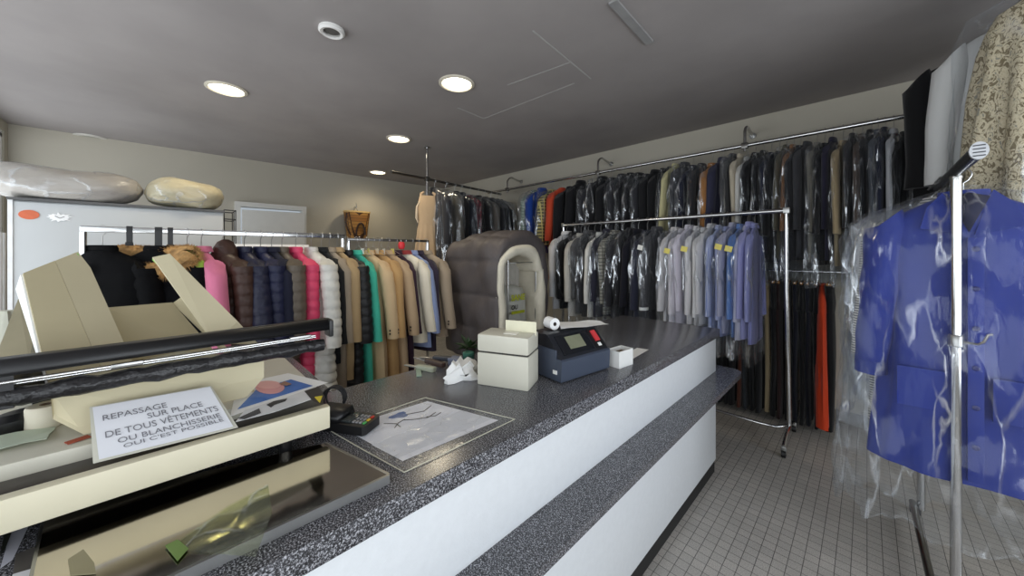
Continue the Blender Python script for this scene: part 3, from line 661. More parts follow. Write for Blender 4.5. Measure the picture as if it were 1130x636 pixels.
# ------------------------------------------------------------------ grey quilt over an airer
qt = thing('quilt', 'dark grey quilt with cream lining draped over a wire airer', 'quilt', (-2.6,2.3,0)); D5 = Vector((-2.6,2.3,0))
XQ0, XQ1, YQ0, YQ1, ZT, ZB = -3.0, -2.2, 1.98, 2.68, 1.58, .40
def arch(inset, n=170):
    out = []; yc = (YQ0+YQ1)/2; hw = (YQ1-YQ0)/2-inset; zt = ZT-inset*1.0; zs = zt-hw*.85
    la_ = zs-ZB; arc = PI*hw*.9; tot = 2*la_+arc
    for i in range(n+1):
        s = tot*i/n
        if s < la_: out.append((yc-hw, ZB+s, -1, 0, s))
        elif s < la_+arc:
            a = PI-(s-la_)/arc*PI; e = 2.4
            c, q = cos(a), sin(a); out.append((yc+hw*math.copysign(abs(c)**(2/e),c), zs+hw*.85*abs(q)**(2/e), c, q, s))
        else: out.append((yc+hw, zs-(s-la_-arc), 1, 0, s))
    return out
def shell(inset, xs_, puff, per, sgn):
    rings = []
    for k, (x, ins, wv) in enumerate(xs_):
        ar0 = arch(inset); ar = arch(inset+ins); ar2 = arch(inset+ins+wv*.10); ring = []
        for (p0, p1_, p2_) in zip(ar0, ar, ar2):
            y, z, ny, nz, s = p1_
            w_ = .0 if (ny < 0 and nz <= 0) else (max(0, (ny+1)/2)*.7+nz*.75 if nz > 0 else .55)
            y, z = y+(p2_[0]-y)*w_, z+(p2_[1]-z)*w_
            b = sgn*puff*(abs(sin(PI*s/per))**.3-.8)+.010*sin(9*s+x*11)+.005*sin(23*s-x*17)+.006*sin(x*31+s*5)
            ring.append(Vector((x+.010*sin(s*7), y+ny*b, z+nz*b-.05*((x-XQ0)/(XQ1-XQ0)-1)**2*nz)))
        rings.append(ring)
    return MB().loft(rings, False, False, False)
QDG = mat((84,78,78), rough=.55, noise=.06, scale=6, bump=.7, bscale=16, stretch=(1,1,.4))
QCR = mat((226,219,200), rough=.75, noise=.06, scale=6, bump=.8, bscale=18)
nx_ = 18
obj('outer_shell', shell(0, [(XQ0-.0,.05,0)]+[(XQ0+.04+(XQ1-.05-XQ0-.04)*i/nx_, -.014*sin(PI*((i*3/nx_) % 1)), 0) for i in range(nx_+1)]+[(XQ1-.02,.006,.05),(XQ1-.0,.014,.5),(XQ1-.005,.022,1.0),(XQ1-.03,.03,1.1)], .034, .30, 1).off(D5), QDG, qt, sharp=80)
obj('cream_lining', shell(0, [(XQ1-.02,.016,1),(XQ1+.012,.03,1),(XQ1+.022,.06,1),(XQ1+.012,.09,1),(XQ1-.02,.11,1)]+[(XQ1-.06-.6*i/6,.115,.9) for i in range(7)], .008, .30, 1).off(D5), QCR, qt, sharp=80)
air = thing('airer', 'thin wire airer frame standing inside the grey quilt arch', 'rack', (-2.45,2.35,0)); D6 = Vector((-2.45,2.35,0))
am = MB()
for x in (-2.75,-2.24):
    obj('frame_side', MB().tube([(x,2.15,.01),(x,2.15,1.38),(x,2.52,1.38),(x,2.52,.01)], .008, 8).off(D6), STEEL, air)
for y in (2.15,2.52):
    for z in (1.38,1.28): obj('cross_bar', MB().tube([(-2.75,y,z),(-2.24,y,z)], .006, 8).off(D6), STEEL, air)
obj('cross_bar', MB().tube([(-2.24,2.15,1.29),(-2.24,2.52,1.29)], .005, 8).off(D6), STEEL, air)
gc = thing('grey_cloth', 'pleated pale grey cloth hanging over the airer inside the quilt arch', 'cloth', (-2.5,2.33,1.28))
obj('cloth', MB().loft([[Vector((.012*sin(k*1.1)+(-.012 if j < 2 else .012)+.05, -.15+.30*k/30, (-.32 if j in (0,3) else .006))) for k in range(31)] for j in range(4)], False, False, False), mat((176,172,164), rough=.85), gc, sharp=70)
bg = thing('plastic_bag', 'pale grey plastic bag with yellow green lettering inside the quilt arch', 'bag', (-2.42,2.33,0)); D7 = Vector((-2.42,2.33,0))
BAGM = mat((190,190,182), rough=.35, noise=.08, bump=.5, bscale=14)
obj('bag_body', MB().loft([rect_ring(.13,.15,.02,24,3,-2.42,2.33), rect_ring(.15,.17,.4,24,3,-2.42,2.33,lambda a,z:1+.03*sin(7*a)), rect_ring(.15,.17,.7,24,2.8,-2.42,2.33,lambda a,z:1+.04*sin(5*a)), rect_ring(.14,.165,.95,24,2.6,-2.42,2.33,lambda a,z:1+.03*sin(6*a)), rect_ring(.10,.13,1.04,24,2.3,-2.42,2.33,lambda a,z:1+.1*sin(8*a)), rect_ring(.04,.06,1.07,24,2,-2.42,2.33)]).off(D7), BAGM, bg, sharp=70)
bo = Vector((-2.255,2.23,0))
bfn = lambda z0: (lambda x, y: Vector((-2.248,2.20+x,z0+y))-D7)
text('SANE', .075, mat((176,182,40), rough=.5), 'lettering', bg, bfn(.945), bold=.003)
text('OU', .055, mat((40,40,40), rough=.5), 'lettering', bg, bfn(.865), bold=.002)
obj('yellow_band', MB().box((-2.25,2.29,.835), (.004,.17,.026)).off(D7), mat((176,182,40), rough=.5), bg, False)

# ------------------------------------------------------------------ white cabinets, quilts on top, sticker
CF = -3.9
c0, c1 = PX(9,240,CF).y, PX(247,240,CF).y
cb = thing('cabinet', 'tall white cabinet with an orange sticker behind the coat rack', 'cabinet', (CF-.3,(c0+c1)/2,0)); D8 = Vector((CF-.3,(c0+c1)/2,0))
CABM = mat((196,199,200), rough=.4, noise=.02, scale=3)
obj('carcass', MB().box((CF-.31,(c0+c1)/2,.865), (.58,c1-c0,1.73), bev=.004).off(D8), CABM, cb)
obj('front_panel', MB().box((CF-.01,(c0+c1)/2,.88), (.02,c1-c0-.01,1.68), bev=.003).off(D8), CABM, cb)
obj('top_edge', MB().box((CF-.30,(c0+c1)/2,1.738), (.63,c1-c0+.01,.018)).off(D8), mat((90,90,90), rough=.5), cb, False)
obj('side_edge', MB().box((CF+.002,c0+.008,.87), (.008,.02,1.72)).off(D8), mat((240,240,240), rough=.3), cb, False)
cb2 = thing('cabinet', 'lower white cabinet behind the padded coats, right of the tall one', 'cabinet', (CF-.3,(c1+1.0)/2,0)); D9 = Vector((CF-.3,(c1+1.0)/2,0))
c2 = PX(342,290,CF).y
obj('carcass', MB().box((CF-.31,(c1+.005+c2)/2,.73), (.58,c2-c1-.01,1.46), bev=.004).off(D9), mat((250,251,252), rough=.4, noise=.02), cb2)
obj('front_panel', MB().box((CF-.01,(c1+c2)/2+.003,.73), (.02,c2-c1-.02,1.42), bev=.003).off(D9), mat((250,251,252), rough=.4, noise=.02), cb2)
sp = PX(32,237,CF+.002); st = obj('sticker', MB().tube([(sp.x,sp.y,sp.z),(sp.x+.002,sp.y,sp.z)], .042, 24).off(sp), mat((214,108,70), rough=.5), None, False); st.location = sp
st.scale = (1,1,.75); tag(st, 'orange round sticker on the tall white cabinet', 'sticker')
sp2 = PX(66,240,CF+.002); s2 = thing('sticker', 'white blot shaped sticker on the tall white cabinet', 'sticker', sp2)
RS = random.Random(3)
blot = MB()
pts = []
for k in range(26):
    a = 2*PI*k/26; rr_ = (.05 if k % 2 else .034)*RS.uniform(.8,1.2); pts.append((0, 1.15*rr_*cos(a), .62*rr_*sin(a)))
obj('blot', blot.prism(pts, (.002,0,0)), mat((250,250,250), rough=.4), s2, False)
obj('blot_mark', MB().tube([(.003,-.02,.008),(.003,0,-.006),(.003,.02,.006)], .0022, 5), mat((110,110,112)), s2)
def rolled(label, ya, yb, xc, zc, ry_, rz2, col, seed):
    t = thing('rolled_quilt', label, 'quilt', (xc,(ya+yb)/2,1.748)); d = Vector((xc,(ya+yb)/2,1.748)); R = random.Random(seed); p = R.uniform(0,6)
    def body(k, nz=0):
        rings = []
        for i in range(25):
            u = i/24; e = (1-abs(2*u-1)**3.2)**.5*.9+.1 if 0 < u < 1 else .12
            y = ya+(yb-ya)*u; ring = []
            for j in range(28):
                a = 2*PI*j/28; c, s = cos(a), sin(a)
                f = 1+.03*sin(5*a+u*9+p)+.025*sin(9*a-u*14)+nz*sin(15*a+u*33)
                rx = ry_*k*math.copysign(abs(c)**.8,c)*e*f; rz_ = rz2*k*math.copysign(abs(s)**.8,s)*e*f
                zz = max(zc+rz_, 1.749+(.004 if k <= 1 else 0)*0)
                ring.append(Vector((xc+rx, y, zz+.012*sin(u*7+p))))
            rings.append(ring)
        return MB().loft(rings).off(d)
    mb = body(.96); mb.v = [Vector((v.x, v.y, max(v.z, .006))) for v in mb.v]
    obj('quilt_body', mb, mat(col, rough=.8, noise=.12, scale=7, bump=1.0, bscale=9, stretch=(1,.5,1.6)), t, sharp=80)
    m2 = body(1.0,.012); m2.v = [Vector((v.x, v.y, max(v.z, .002))) for v in m2.v]
    obj('plastic_wrap', m2, FILM_QUILT, t, sharp=80)
rolled('long grey beige rolled quilt in plastic on the tall cabinet', c0-.16, PX(157,215,CF+.02).y, CF-.16, 1.862, .23, .13, (182,174,164), 1)
rolled('shorter cream rolled quilt in plastic at the cabinet right end', PX(158,222,CF+.02).y+.0, PX(249,222,CF+.02).y, CF-.14, 1.868, .22, .125, (196,184,150), 2)
bx = PX(246,243,CF-.1); t = thing('wire_basket', 'small black wire basket at the right end of the tall cabinet', 'basket', (CF-.2, c1+.05, 1.46))
mb = MB()
for z in (.0,.10,.22,.30):
    mb.tube([(-.12,-.04,z),(.12,-.04,z),(.12,.04,z),(-.12,.04,z),(-.12,-.04,z)], .005, 5)
for x, y in ((-.12,-.04),(.12,-.04),(.12,.04),(-.12,.04),(0,-.04),(0,.04)): mb.tube([(x,y,.0),(x,y,.3)], .004, 5)
obj('wires', mb, BLACKP, t)

# basket on the left wall
hb = PX(394,250,XL+.13); t = thing('wicker_basket', 'brown wicker bag with dark loop handle hung on the left wall', 'basket', (XL+.13, hb.y, 1.60))
def weave():
    m, nt, b = new_mat('wicker'); N, L = nt.nodes, nt.links; tc = N.new('ShaderNodeTexCoord'); br = N.new('ShaderNodeTexBrick'); br.inputs['Scale'].default_value = 1; br.inputs['Brick Width'].default_value = .05; br.inputs['Row Height'].default_value = .02; br.inputs['Mortar Size'].default_value = .0025
    mp = N.new('ShaderNodeMapping'); mp.inputs['Rotation'].default_value = (PI/2,0,PI/2)
    br.inputs['Color1'].default_value = lin((186,138,70)); br.inputs['Color2'].default_value = lin((146,96,44)); br.inputs['Mortar'].default_value = lin((70,42,20))
    L.new(tc.outputs['Object'], mp.inputs[0]); L.new(mp.outputs[0], br.inputs['Vector']); L.new(br.outputs['Color'], b.inputs['Base Color']); b.inputs['Roughness'].default_value = .7; return m
obj('bag_body', MB().loft([rect_ring(.08,.15,.0,24,3), rect_ring(.09,.17,.2,24,3), rect_ring(.10,.20,.43,24,3), rect_ring(.092,.192,.43,24,3), rect_ring(.08,.16,.15,24,3)]), weave(), t, sharp=60)
obj('rim', MB().loft([rect_ring(.104,.204,.42,24,3), rect_ring(.104,.204,.445,24,3), rect_ring(.09,.19,.445,24,3)], False, False), mat((214,180,120), rough=.7), t)
obj('handle', MB().tube([(.105,-.07+.07-.07*cos(PI*k/10)+.02,.06+.19*sin(PI*k/10)) for k in range(11)], .013, 8), mat((52,30,20), rough=.5), t)
obj('handle', MB().tube([(.09,-.19,.40),(.10,-.21,.25),(.10,-.17,.12),(.09,-.13,.06)], .012, 8), mat((52,30,20), rough=.5), t)
obj('wall_hook', MB().tube([(-.125,0,.52),(-.06,0,.52),(-.03,0,.50),(-.02,0,.545),(-.04,0,.58)], .006, 6), WIRE, t)
obj('hanging_loop', MB().tube([(-.07,-.05,.43),(-.045,0,.512),(-.07,.05,.43)], .004, 6), mat((60,44,30)), t)

# far-left clutter: white wire stand with a bag
wp = PX(4,330,-2.25)
ws = thing('wire_stand', 'white wire display stand at the far left edge', 'rack', (-2.2, wp.y-.03, .9))
mb = MB()
for x in (-.02,.02):
    for y in (-.05,.035): mb.tube([(x,y,0),(x,y,.56)], .006, 6)
for k in range(9): mb.tube([(.02,-.05,.05+.06*k),(.02,.035,.05+.06*k)], .004, 5)
obj('wires', mb, WHITEP, ws)
for k in range(4): obj('pegged_card', MB().box((.028,-.02,.12+.12*k), (.004,.06,.075)), (mat((60,60,64)), mat((150,130,110)))[k % 2], ws, False)
gb = thing('green_bag', 'crumpled pale plastic bag with green bottom at the far left', 'bag', (-1.95, PX(6,360,-1.95).y, .9))
obj('bag_body', MB().loft([rect_ring(.05,.045,.0,18,2), rect_ring(.07,.06,.10,18,2,mod=lambda a,z:1+.1*sin(5*a)), rect_ring(.055,.05,.2,18,2,mod=lambda a,z:1+.14*sin(6*a)), rect_ring(.02,.02,.3,18,2)]), mat((206,206,190), rough=.4), gb)
obj('green_patch', MB().loft([rect_ring(.054,.049,.03,18,2), rect_ring(.075,.065,.10,18,2,mod=lambda a,z:1+.1*sin(5*a))], False, False), mat((124,160,60), rough=.5), gb)

# ------------------------------------------------------------------ right rolling rack with the blue coat
NX, NZ = .24, 1.70
ny0, ny1, npost = 1.77, 2.95, 2.16
nr = thing('rolling_rack', 'tall chrome rolling rack in the right foreground carrying the blue coat', 'clothes rack', (NX,npost,0)); D10 = Vector((NX,npost,0))
def oval(y): return [Vector((NX+.017*cos(2*PI*k/20), y, NZ+.024*sin(2*PI*k/20))) for k in range(20)]
obj('top_bar', MB().loft([oval(ny0), oval(ny1)]).off(D10), mat((52,52,55), rough=.25, metal=1), nr)
ec = obj('end_cap', MB().loft([[Vector((NX+.019*cos(2*PI*k/20), y, NZ+.027*sin(2*PI*k/20))) for k in range(20)] for y in (ny0+.006, ny0-.006)]).off(D10), mat((206,208,212), rough=.35), nr)
for k in range(4): obj('slot', MB().box((NX, ny0-.0065, NZ-.016+.0105*k), (.024,.003,.0032)).off(D10), mat((70,72,76)), ec, False)
po = obj('post', MB().tube([(NX,npost,.09),(NX,npost,NZ-.018)], .0155, 20).off(D10), CHROME, nr)
obj('post_cap', MB().lathe([(.017,0),(.018,.010),(.012,.014),(0,.014)], (NX,npost,NZ-.03), 18, cap0=False, cap1=False).off(D10), STEEL, po)
obj('sleeve_collar', MB().lathe([(.0165,0),(.0195,.003),(.0195,.042),(.0165,.046)], (NX,npost,1.025), 20, False, False).off(D10), STEEL, po)
obj('hook', MB().tube([(NX+.016,npost-.002,1.045),(NX+.05,npost-.012,1.045),(NX+.062,npost-.014,1.055),(NX+.072,npost-.016,1.085),(NX+.082,npost-.016,1.087)], .004, 8).off(D10), STEEL, po)
obj('post', MB().tube([(NX-.04,ny1-.12,.03),(NX-.04,ny1-.12,.9),(NX,ny1-.12,NZ-.018)], .0155, 16).off(D10), CHROME, nr)
obj('base_bar', MB().tube([(NX-.055,2.05,.055),(NX-.07,ny1-.12,.055)], .014, 10).off(D10), DARKCHROME, nr)
obj('foot_bar', MB().tube([(NX-.055,2.07,.06),(NX,npost,.095),(NX+.30,npost,.065)], .013, 10).off(D10), CHROME, nr)
obj('rubber_foot', MB().lathe([(.02,0),(.022,.03),(.017,.045)], (NX-.055,2.07,0), 14).off(D10), BLACKP, nr)
obj('rubber_foot', MB().lathe([(.02,0),(.022,.03),(.017,.045)], (NX-.06,ny1-.12,0), 14).off(D10), BLACKP, nr)
cs = obj('caster', MB().tube([(NX+.29,npost,.026),(NX+.31,npost,.026)], .025, 14).off(D10), BLACKP, nr)
obj('caster_fork', MB().box((NX+.30,npost,.048), (.03,.018,.04), bev=.004).off(D10), STEEL, cs)
# the blue coat, built with more detail
def blue_coat():
    y = 2.27; t = thing('work_coat', 'long royal blue work coat in clear plastic on the right rack', 'coat', (NX+.03,y,NZ), .06)
    M1 = mat((20,44,132), rough=.72, noise=.10, scale=6, bump=.45, bscale=9, stretch=(1,1,.5), sheen=.1); MD = mat((14,18,52), rough=.8)
    R = random.Random(2)
    def fold(a, z):
        g = min(1,max(0,(-z-.25)/.6)); return 1+.035*(.3+g)*(sin(5*a+1+z*2)+.7*sin(9*a+2.2-z*3))
    rings = [rect_ring(.065,.05,-.088,48,2), rect_ring(.10,.06,-.105,48,2), rect_ring(.16,.066,-.14,48,2.2), rect_ring(.205,.072,-.175,48,2.3), rect_ring(.225,.078,-.215,48,2.4)]
    for i in range(1,25):
        u = i/24; rings.append(rect_ring(.225-.015*sin(PI*u)+.03*u, .08+.012*u, -.215-.99*u, 48, 2.5, 0, 0, fold))
    obj('body', MB().loft(rings), M1, t, sharp=60)
    for s in (-1,1):
        rr = []
        for i in range(17):
            u = i/16; rx = (.072-.018*u)*(1+.05*sin(u*19+s))*(.6 if i == 0 else 1); ry = .068-.014*u
            rr.append([Vector((s*(.205+.055*u)+rx*cos(2*PI*k/18), -.015*u-.012*sin(3*u)+ry*(1+.06*sin(5*2*PI*k/18+u*9))*sin(2*PI*k/18), -.165-.63*u+(.04*(-s)*cos(2*PI*k/18) if i == 0 else 0))) for k in range(18)])
        sl_ = obj('sleeve', MB().loft(rr), M1, t, sharp=60)
        obj('cuff', MB().loft([[Vector((p.x,p.y*1.06,p.z+.004)) for p in rr[-1]],[Vector((p.x,p.y*1.06,p.z-.05)) for p in rr[-1]]]), M1, sl_)
        # collar wings; the neck shade is painted further down
        obj('collar_wing', MB().prism([(s*.012,-.088,-.245),(s*.125,-.088,-.215),(s*.105,-.075,-.13),(s*.062,-.058,-.075),(s*.05,-.058,-.10)], (0,.008,0)), M1, t)
        # patch pockets
        obj('pocket', MB().box((s*.12,-.098,-.86), (.14,.008,.16), bev=.003), M1, t)
    obj('collar_stand', MB().loft([rect_ring(.07,.056,-.11,24,2), rect_ring(.066,.054,-.068,24,2), rect_ring(.058,.047,-.068,24,2), rect_ring(.056,.045,-.10,24,2)], False, False), M1, t, sharp=70)
    obj('neck_shade', MB().prism([(0,-.0815,-.235),(.05,-.076,-.10),(0,-.07,-.08),(-.05,-.076,-.10)], (0,.006,0)), MD, t)  # dark plate over the closed body, painting the shaded inside of the neck
    obj('front_placket', MB().box((.012,-.096,-.72), (.04,.008,.93), bev=.003), M1, t)
    for k in range(6):
        obj('button', MB().lathe([(0,0),(.009,.0),(.010,.003),(.006,.005),(0,.004)], seg=12, cap0=False, cap1=False).xf(Matrix.Translation((.012,-.100,-.30-.15*k)) @ Matrix.Rotation(PI/2,4,'X')), mat((24,34,100), rough=.3), t)
    obj('hanger_hook', hook_mb(-.09), WIRE, t)
    def cr_(a, z): return 1+.028*sin(7*a+z*6)+.02*sin(13*a-z*13+1)+.012*sin(21*a+z*31)
    pr = [rect_ring(.03,.03,-.045,64,2), rect_ring(.14,.075,-.085,64,2,mod=cr_), rect_ring(.25,.095,-.135,64,2.2,mod=cr_), rect_ring(.325,.105,-.20,64,2.4,mod=cr_)]
    for i in range(1,22):
        u = i/21; pr.append(rect_ring(.335+.03*u, .112+.03*u+.01*sin(u*17), -.20-1.20*u-.0*u, 64, 2.4, -.01, 0, cr_))
    # ragged hem
    pr.append([p+Vector((0,0,-.03+.03*sin(k*.9)+.015*sin(k*2.3))) for k, p in enumerate(pr[-1])])
    e_ = pr[-1]
    pr.append([Vector((p.x*.985, p.y*.94, p.z+.02)) for p in e_]); pr.append([Vector((p.x*.98, p.y*.92, p.z+.13)) for p in e_])
    obj('plastic_cover', MB().loft(pr, False, False), FILM_COAT, t, sharp=80)
blue_coat()
E = [(2.43,'white shirt with dark stripes in clear plastic, directly behind the blue coat',stripes((226,224,220),(120,120,126),26,'Z'),'shirt',1.12,FILM_COAT),(2.53,'light grey coat in clear plastic, second behind the blue coat',fabric((206,206,208)),'coat',1.05,FILM_CLOUD),
     (2.62,'blue grey jacket, third behind the blue coat',fabric((110,124,160)),'jacket',.95,FILM_CLOUD),(2.71,'dark plum jacket, fourth behind the blue coat',fabric((70,48,56)),'jacket',.9,FILM),(2.79,'black jacket in plastic, last behind the blue coat',fabric(BLK),'jacket',.95,FILM)]
for i, (y, lab, m, kind, L, fl) in enumerate(E):
    garment(kind, lab, (NX, y, NZ), .03*(-1)**i, m, L, .22, .036, fl, 'garments behind the blue coat', 800+i, sl=.62, hookr=.004)
# ---- garments on the high rail at the top right
hx, hz = .55, 2.52
hr = thing('high_rail', 'high rail under the ceiling at top right carrying the leaf print dress', 'clothes rail', (hx,2.7,hz)); D11 = Vector((hx,2.7,hz))
obj('rail_tube', MB().tube([(hx,2.2,hz),(hx,2.55,hz),(hx-.06,2.68,hz),(hx-.05,2.95,hz),(hx,3.35,hz)], .014, 10).off(D11), CHROME, hr)
for y in (2.25,3.3): obj('drop_rod', MB().tube([(hx,y,hz),(hx,y,ZC-.001)], .010, 8).off(D11), CHROME, hr)
def print_dress():
    t = thing('print_dress', 'long beige leaf print dress in clear plastic at top right', 'dress', (hx+.06,2.42,hz), .02)
    def pl(a, z): g = min(1,max(0,(-z-.1)/.4)); return 1+.075*g*sin(11*a+.5)+.04*g*sin(7*a+z*3)
    rings = [rect_ring(.05,.04,-.09,66,2), rect_ring(.16,.06,-.12,66,2.2), rect_ring(.24,.08,-.17,66,2.3), rect_ring(.27,.09,-.24,66,2.4)]
    for i in range(1,14): u = i/13; rings.append(rect_ring(.27+.075*u, .09+.03*u, -.24-.83*u, 66, 2.4, 0, 0, pl))
    obj('dress_body', MB().loft(rings), patterned(), t, sharp=75)
    obj('hanger_hook', hook_mb(-.09), WIRE, t)
    def cr_(a, z): return 1+.03*sin(7*a+z*6)+.025*sin(13*a-z*13+1)
    pr = [rect_ring(.03,.03,-.05,60,2), rect_ring(.2,.09,-.10,60,2.2,mod=cr_), rect_ring(.31,.12,-.16,60,2.3,mod=cr_)]+[rect_ring(.33+.06*u,.13+.03*u,-.16-.93*u,60,2.4,mod=cr_) for u in [k/9 for k in range(1,10)]]
    obj('plastic_cover', MB().loft(pr, False, False), film('dress_film', lo=.04, hi=.6, white=.25, sc=(6,6,1.6), w=.06), t, sharp=80)
print_dress()
garment('shirt', 'white shirt hung high beside the leaf print dress', (hx-.03,2.68,hz), .06, fabric((206,206,204), noise=.04), .74, .25, .055, None, None, 900, sl=.62)
garment('coat', 'black coat hung high behind the white shirt at top right', (hx-.055,2.92,hz), .05, fabric((18,18,20)), .88, .31, .06, None, None, 901, sl=.60)
garment('coat', 'black velvet coat hung high, last behind the white shirt', (hx,3.12,hz), .02, fabric((24,24,26)), .78, .26, .05, None, None, 902, sl=.6)

# ------------------------------------------------------------------ things on the counter
Z0 = .9001
# card index box
a, b = PZ(526.5,424.5,.9), PZ(583,433,.9); ux = (b-a); wdt = ux.length; ang = math.atan2(ux.y, ux.x)
dep = .125
t = thing('card_box', 'cream metal card index box with hinged lid and a card in it', 'box', (b.x, b.y, Z0), ang)
CRB = mat((206,203,188), rough=.4, noise=.02); SEAMD = mat((50,48,44))
obj('lower_case', MB().box((-wdt/2,dep/2,.06), (wdt,dep,.12), bev=.006).off((0,0,0)), CRB, t)
obj('seam', MB().box((-wdt/2,dep/2,.1215), (wdt-.008,dep-.008,.006)), SEAMD, t, False)
obj('lid', MB().box((-wdt/2,dep/2,.1555), (wdt,dep,.063), bev=.008), CRB, t)
obj('index_card', MB().box((-wdt*.30,dep*.72,.2015), (wdt*.62,.002,.052)), mat((226,222,196), rough=.7), t, False)
obj('label_holder', MB().box((-wdt*.42,dep*.4,.188), (.05,.03,.003)), mat((232,230,220), rough=.4), t, False)
# label printer facing the aisle
t = thing('label_printer', 'dark blue grey label printer with small display and red switch', 'printer', (-.79,1.03,Z0), math.radians(-7))
PB = mat((66,74,90), rough=.4, noise=.03); PBD = mat((34,36,42), rough=.32)
Lp = .285
def yprism(pts, y0_, y1_): return MB().prism([(x,y0_,z) for x, z in pts], (0,y1_-y0_,0))
obj('lower_body', yprism([(0,.006),(.004,.082),(-.004,.088),(-.20,.088),(-.20,.006)],0,Lp), PB, t)
obj('upper_body', yprism([(-.004,.088),(-.075,.164),(-.085,.168),(-.20,.160),(-.20,.088)],.004,Lp-.004), PBD, t)
obj('base_plate', MB().box((-.1,Lp/2,.004), (.185,Lp-.02,.008)), BLACKP, t, False)
nrm = Vector((.076,0,.071)).normalized(); sl0 = Vector((-.004,0,.088)); sl1 = Vector((-.075,0,.164))
def on_slope(y, v, h=.001): return sl0+(sl1-sl0)*v+Vector((0,y,0))+nrm*h
def slope_plate(name, ya, yb, va, vb, th, m): 
    pts = [on_slope(ya,va,.0),on_slope(yb,va,.0),on_slope(yb,vb,.0),on_slope(ya,vb,.0)]; return obj(name, MB().prism(pts, nrm*th), m, t, False)
slope_plate('display_panel', .03,.205,.12,.92,.002, mat((26,28,33), rough=.2))
slope_plate('display', .078,.168,.30,.82,.0035, mat((128,130,108), rough=.2))
sw = slope_plate('switch_bezel', .218,.272,.10,.95,.0025, BLACKP)
o = obj('power_switch', MB().prism([on_slope(.232,.38,.002),on_slope(.258,.38,.002),on_slope(.258,.84,.002),on_slope(.232,.84,.002)], nrm*.006), mat((206,62,66), rough=.35), t, False)
slope_plate('light_key', .236,.254,.16,.30,.004, WHITEP)
obj('side_panel', MB().box((-.10,.001,.07), (.15,.004,.10), bev=.001), PB, t)
obj('side_socket', MB().box((-.03,-.001,.038), (.02,.006,.014)), WHITEP, t, False)
for yy in (.03,Lp-.03): obj('rubber_foot', MB().box((-.02,yy,.002), (.02,.03,.004)), BLACKP, t, False)
t = thing('paper_roll', 'white till paper roll lying on the dark printer', 'paper roll', (-.925,1.14,1.068+.024))
obj('roll', MB().lathe([(.008,-.026),(.024,-.026),(.024,.026),(.008,.026)], seg=24, cap0=False, cap1=False).xf(Matrix.Rotation(PI/2,4,'Y') @ Matrix.Rotation(.3,4,'X')), WHITEPAPER, t)
obj('core', MB().lathe([(.0082,-.0262),(.0082,.0262)], seg=16, cap0=False, cap1=False).xf(Matrix.Rotation(PI/2,4,'Y') @ Matrix.Rotation(.3,4,'X')), mat((110,100,90)), t)
def sheet(name, lab, pts, m, wav=.0, group=None, th=.0006, cat='paper'):
    c = sum((Vector(p) for p in pts), Vector())/len(pts)
    o = obj(name, MB().quad(*pts, th=th, nu=8, nv=8, fn=(lambda u,v:(0,0,wav*(sin(u*5+1)*sin(v*4)+.5*sin(u*9+v*7))*.5+wav*.7)) if wav else None).off(c), m, None); o.location = c
    return tag(o, lab, cat, group)
# white sheets behind the printer
sheet('paper_sheet', 'white paper sheets lying over the back of the printer', [PZ(628,366,1.075)+Vector((-.04,0,.0)),PZ(672,359,1.075),PZ(660,355,1.075),PZ(626,361,1.075)+Vector((-.08,.04,0))], WHITEPAPER, .006)
# card box small white
t = thing('open_box', 'small open white cardboard box holding brown tickets beside the printer', 'box', (-.75,1.395,Z0), math.radians(-6))
bw, bl, bh = .058,.098,.07
obj('walls', MB().box((0,0,.002),(bw,bl,.004)).box((-bw/2,0,bh/2),(.003,bl,bh)).box((bw/2,0,bh/2),(.003,bl,bh)).box((0,-bl/2,bh/2),(bw,.003,bh)).box((0,bl/2,bh/2),(bw,.003,bh)), WHITEP, t, False)
obj('ticket_stack', MB().box((0,0,.028),(bw-.008,bl-.01,.05)), mat((112,92,66), noise=.2, scale=60), t, False)
sheet('paper_sheet', 'loose white sheet on the counter beyond the small white box', [PZ(697,397,Z0),PZ(716,386,Z0),PZ(703,384,Z0),PZ(690,391,Z0)], WHITEPAPER)
# card terminal
t = thing('card_terminal', 'black card payment terminal on the counter edge of the plastic sheet', 'card reader', (-.955,.395,Z0+.002), math.radians(212))
obj('case', MB().prism([(0,-.038,0),(.155,-.036,0),(.17,-.022,0),(.17,.022,0),(.155,.036,0),(0,.038,0),(-.006,.03,0),(-.006,-.03,0)], (0,0,.024)), BLACKP, t)
obj('printer_hump', MB().loft([[Vector((x,y,z)) for x, z in ((.075,.024),(.085,.044),(.16,.046),(.168,.024))] for y in (-.034,.034)]), BLACKP, t)
obj('screen', MB().box((.06,0,.026),(.03,.05,.006),bev=.001), mat((60,66,66), rough=.12), t)
for r_ in range(4):
    for c_ in range(3):
        col = (200,60,50) if (r_ == 3 and c_ == 0) else (220,180,60) if (r_ == 3 and c_ == 1) else (80,170,90) if r_ == 3 else (150,150,152)
        obj('key', MB().box((.040-.011*r_,-.017+.017*c_,.0255),(.007,.011,.004),bev=.001), mat(col, rough=.4), t)
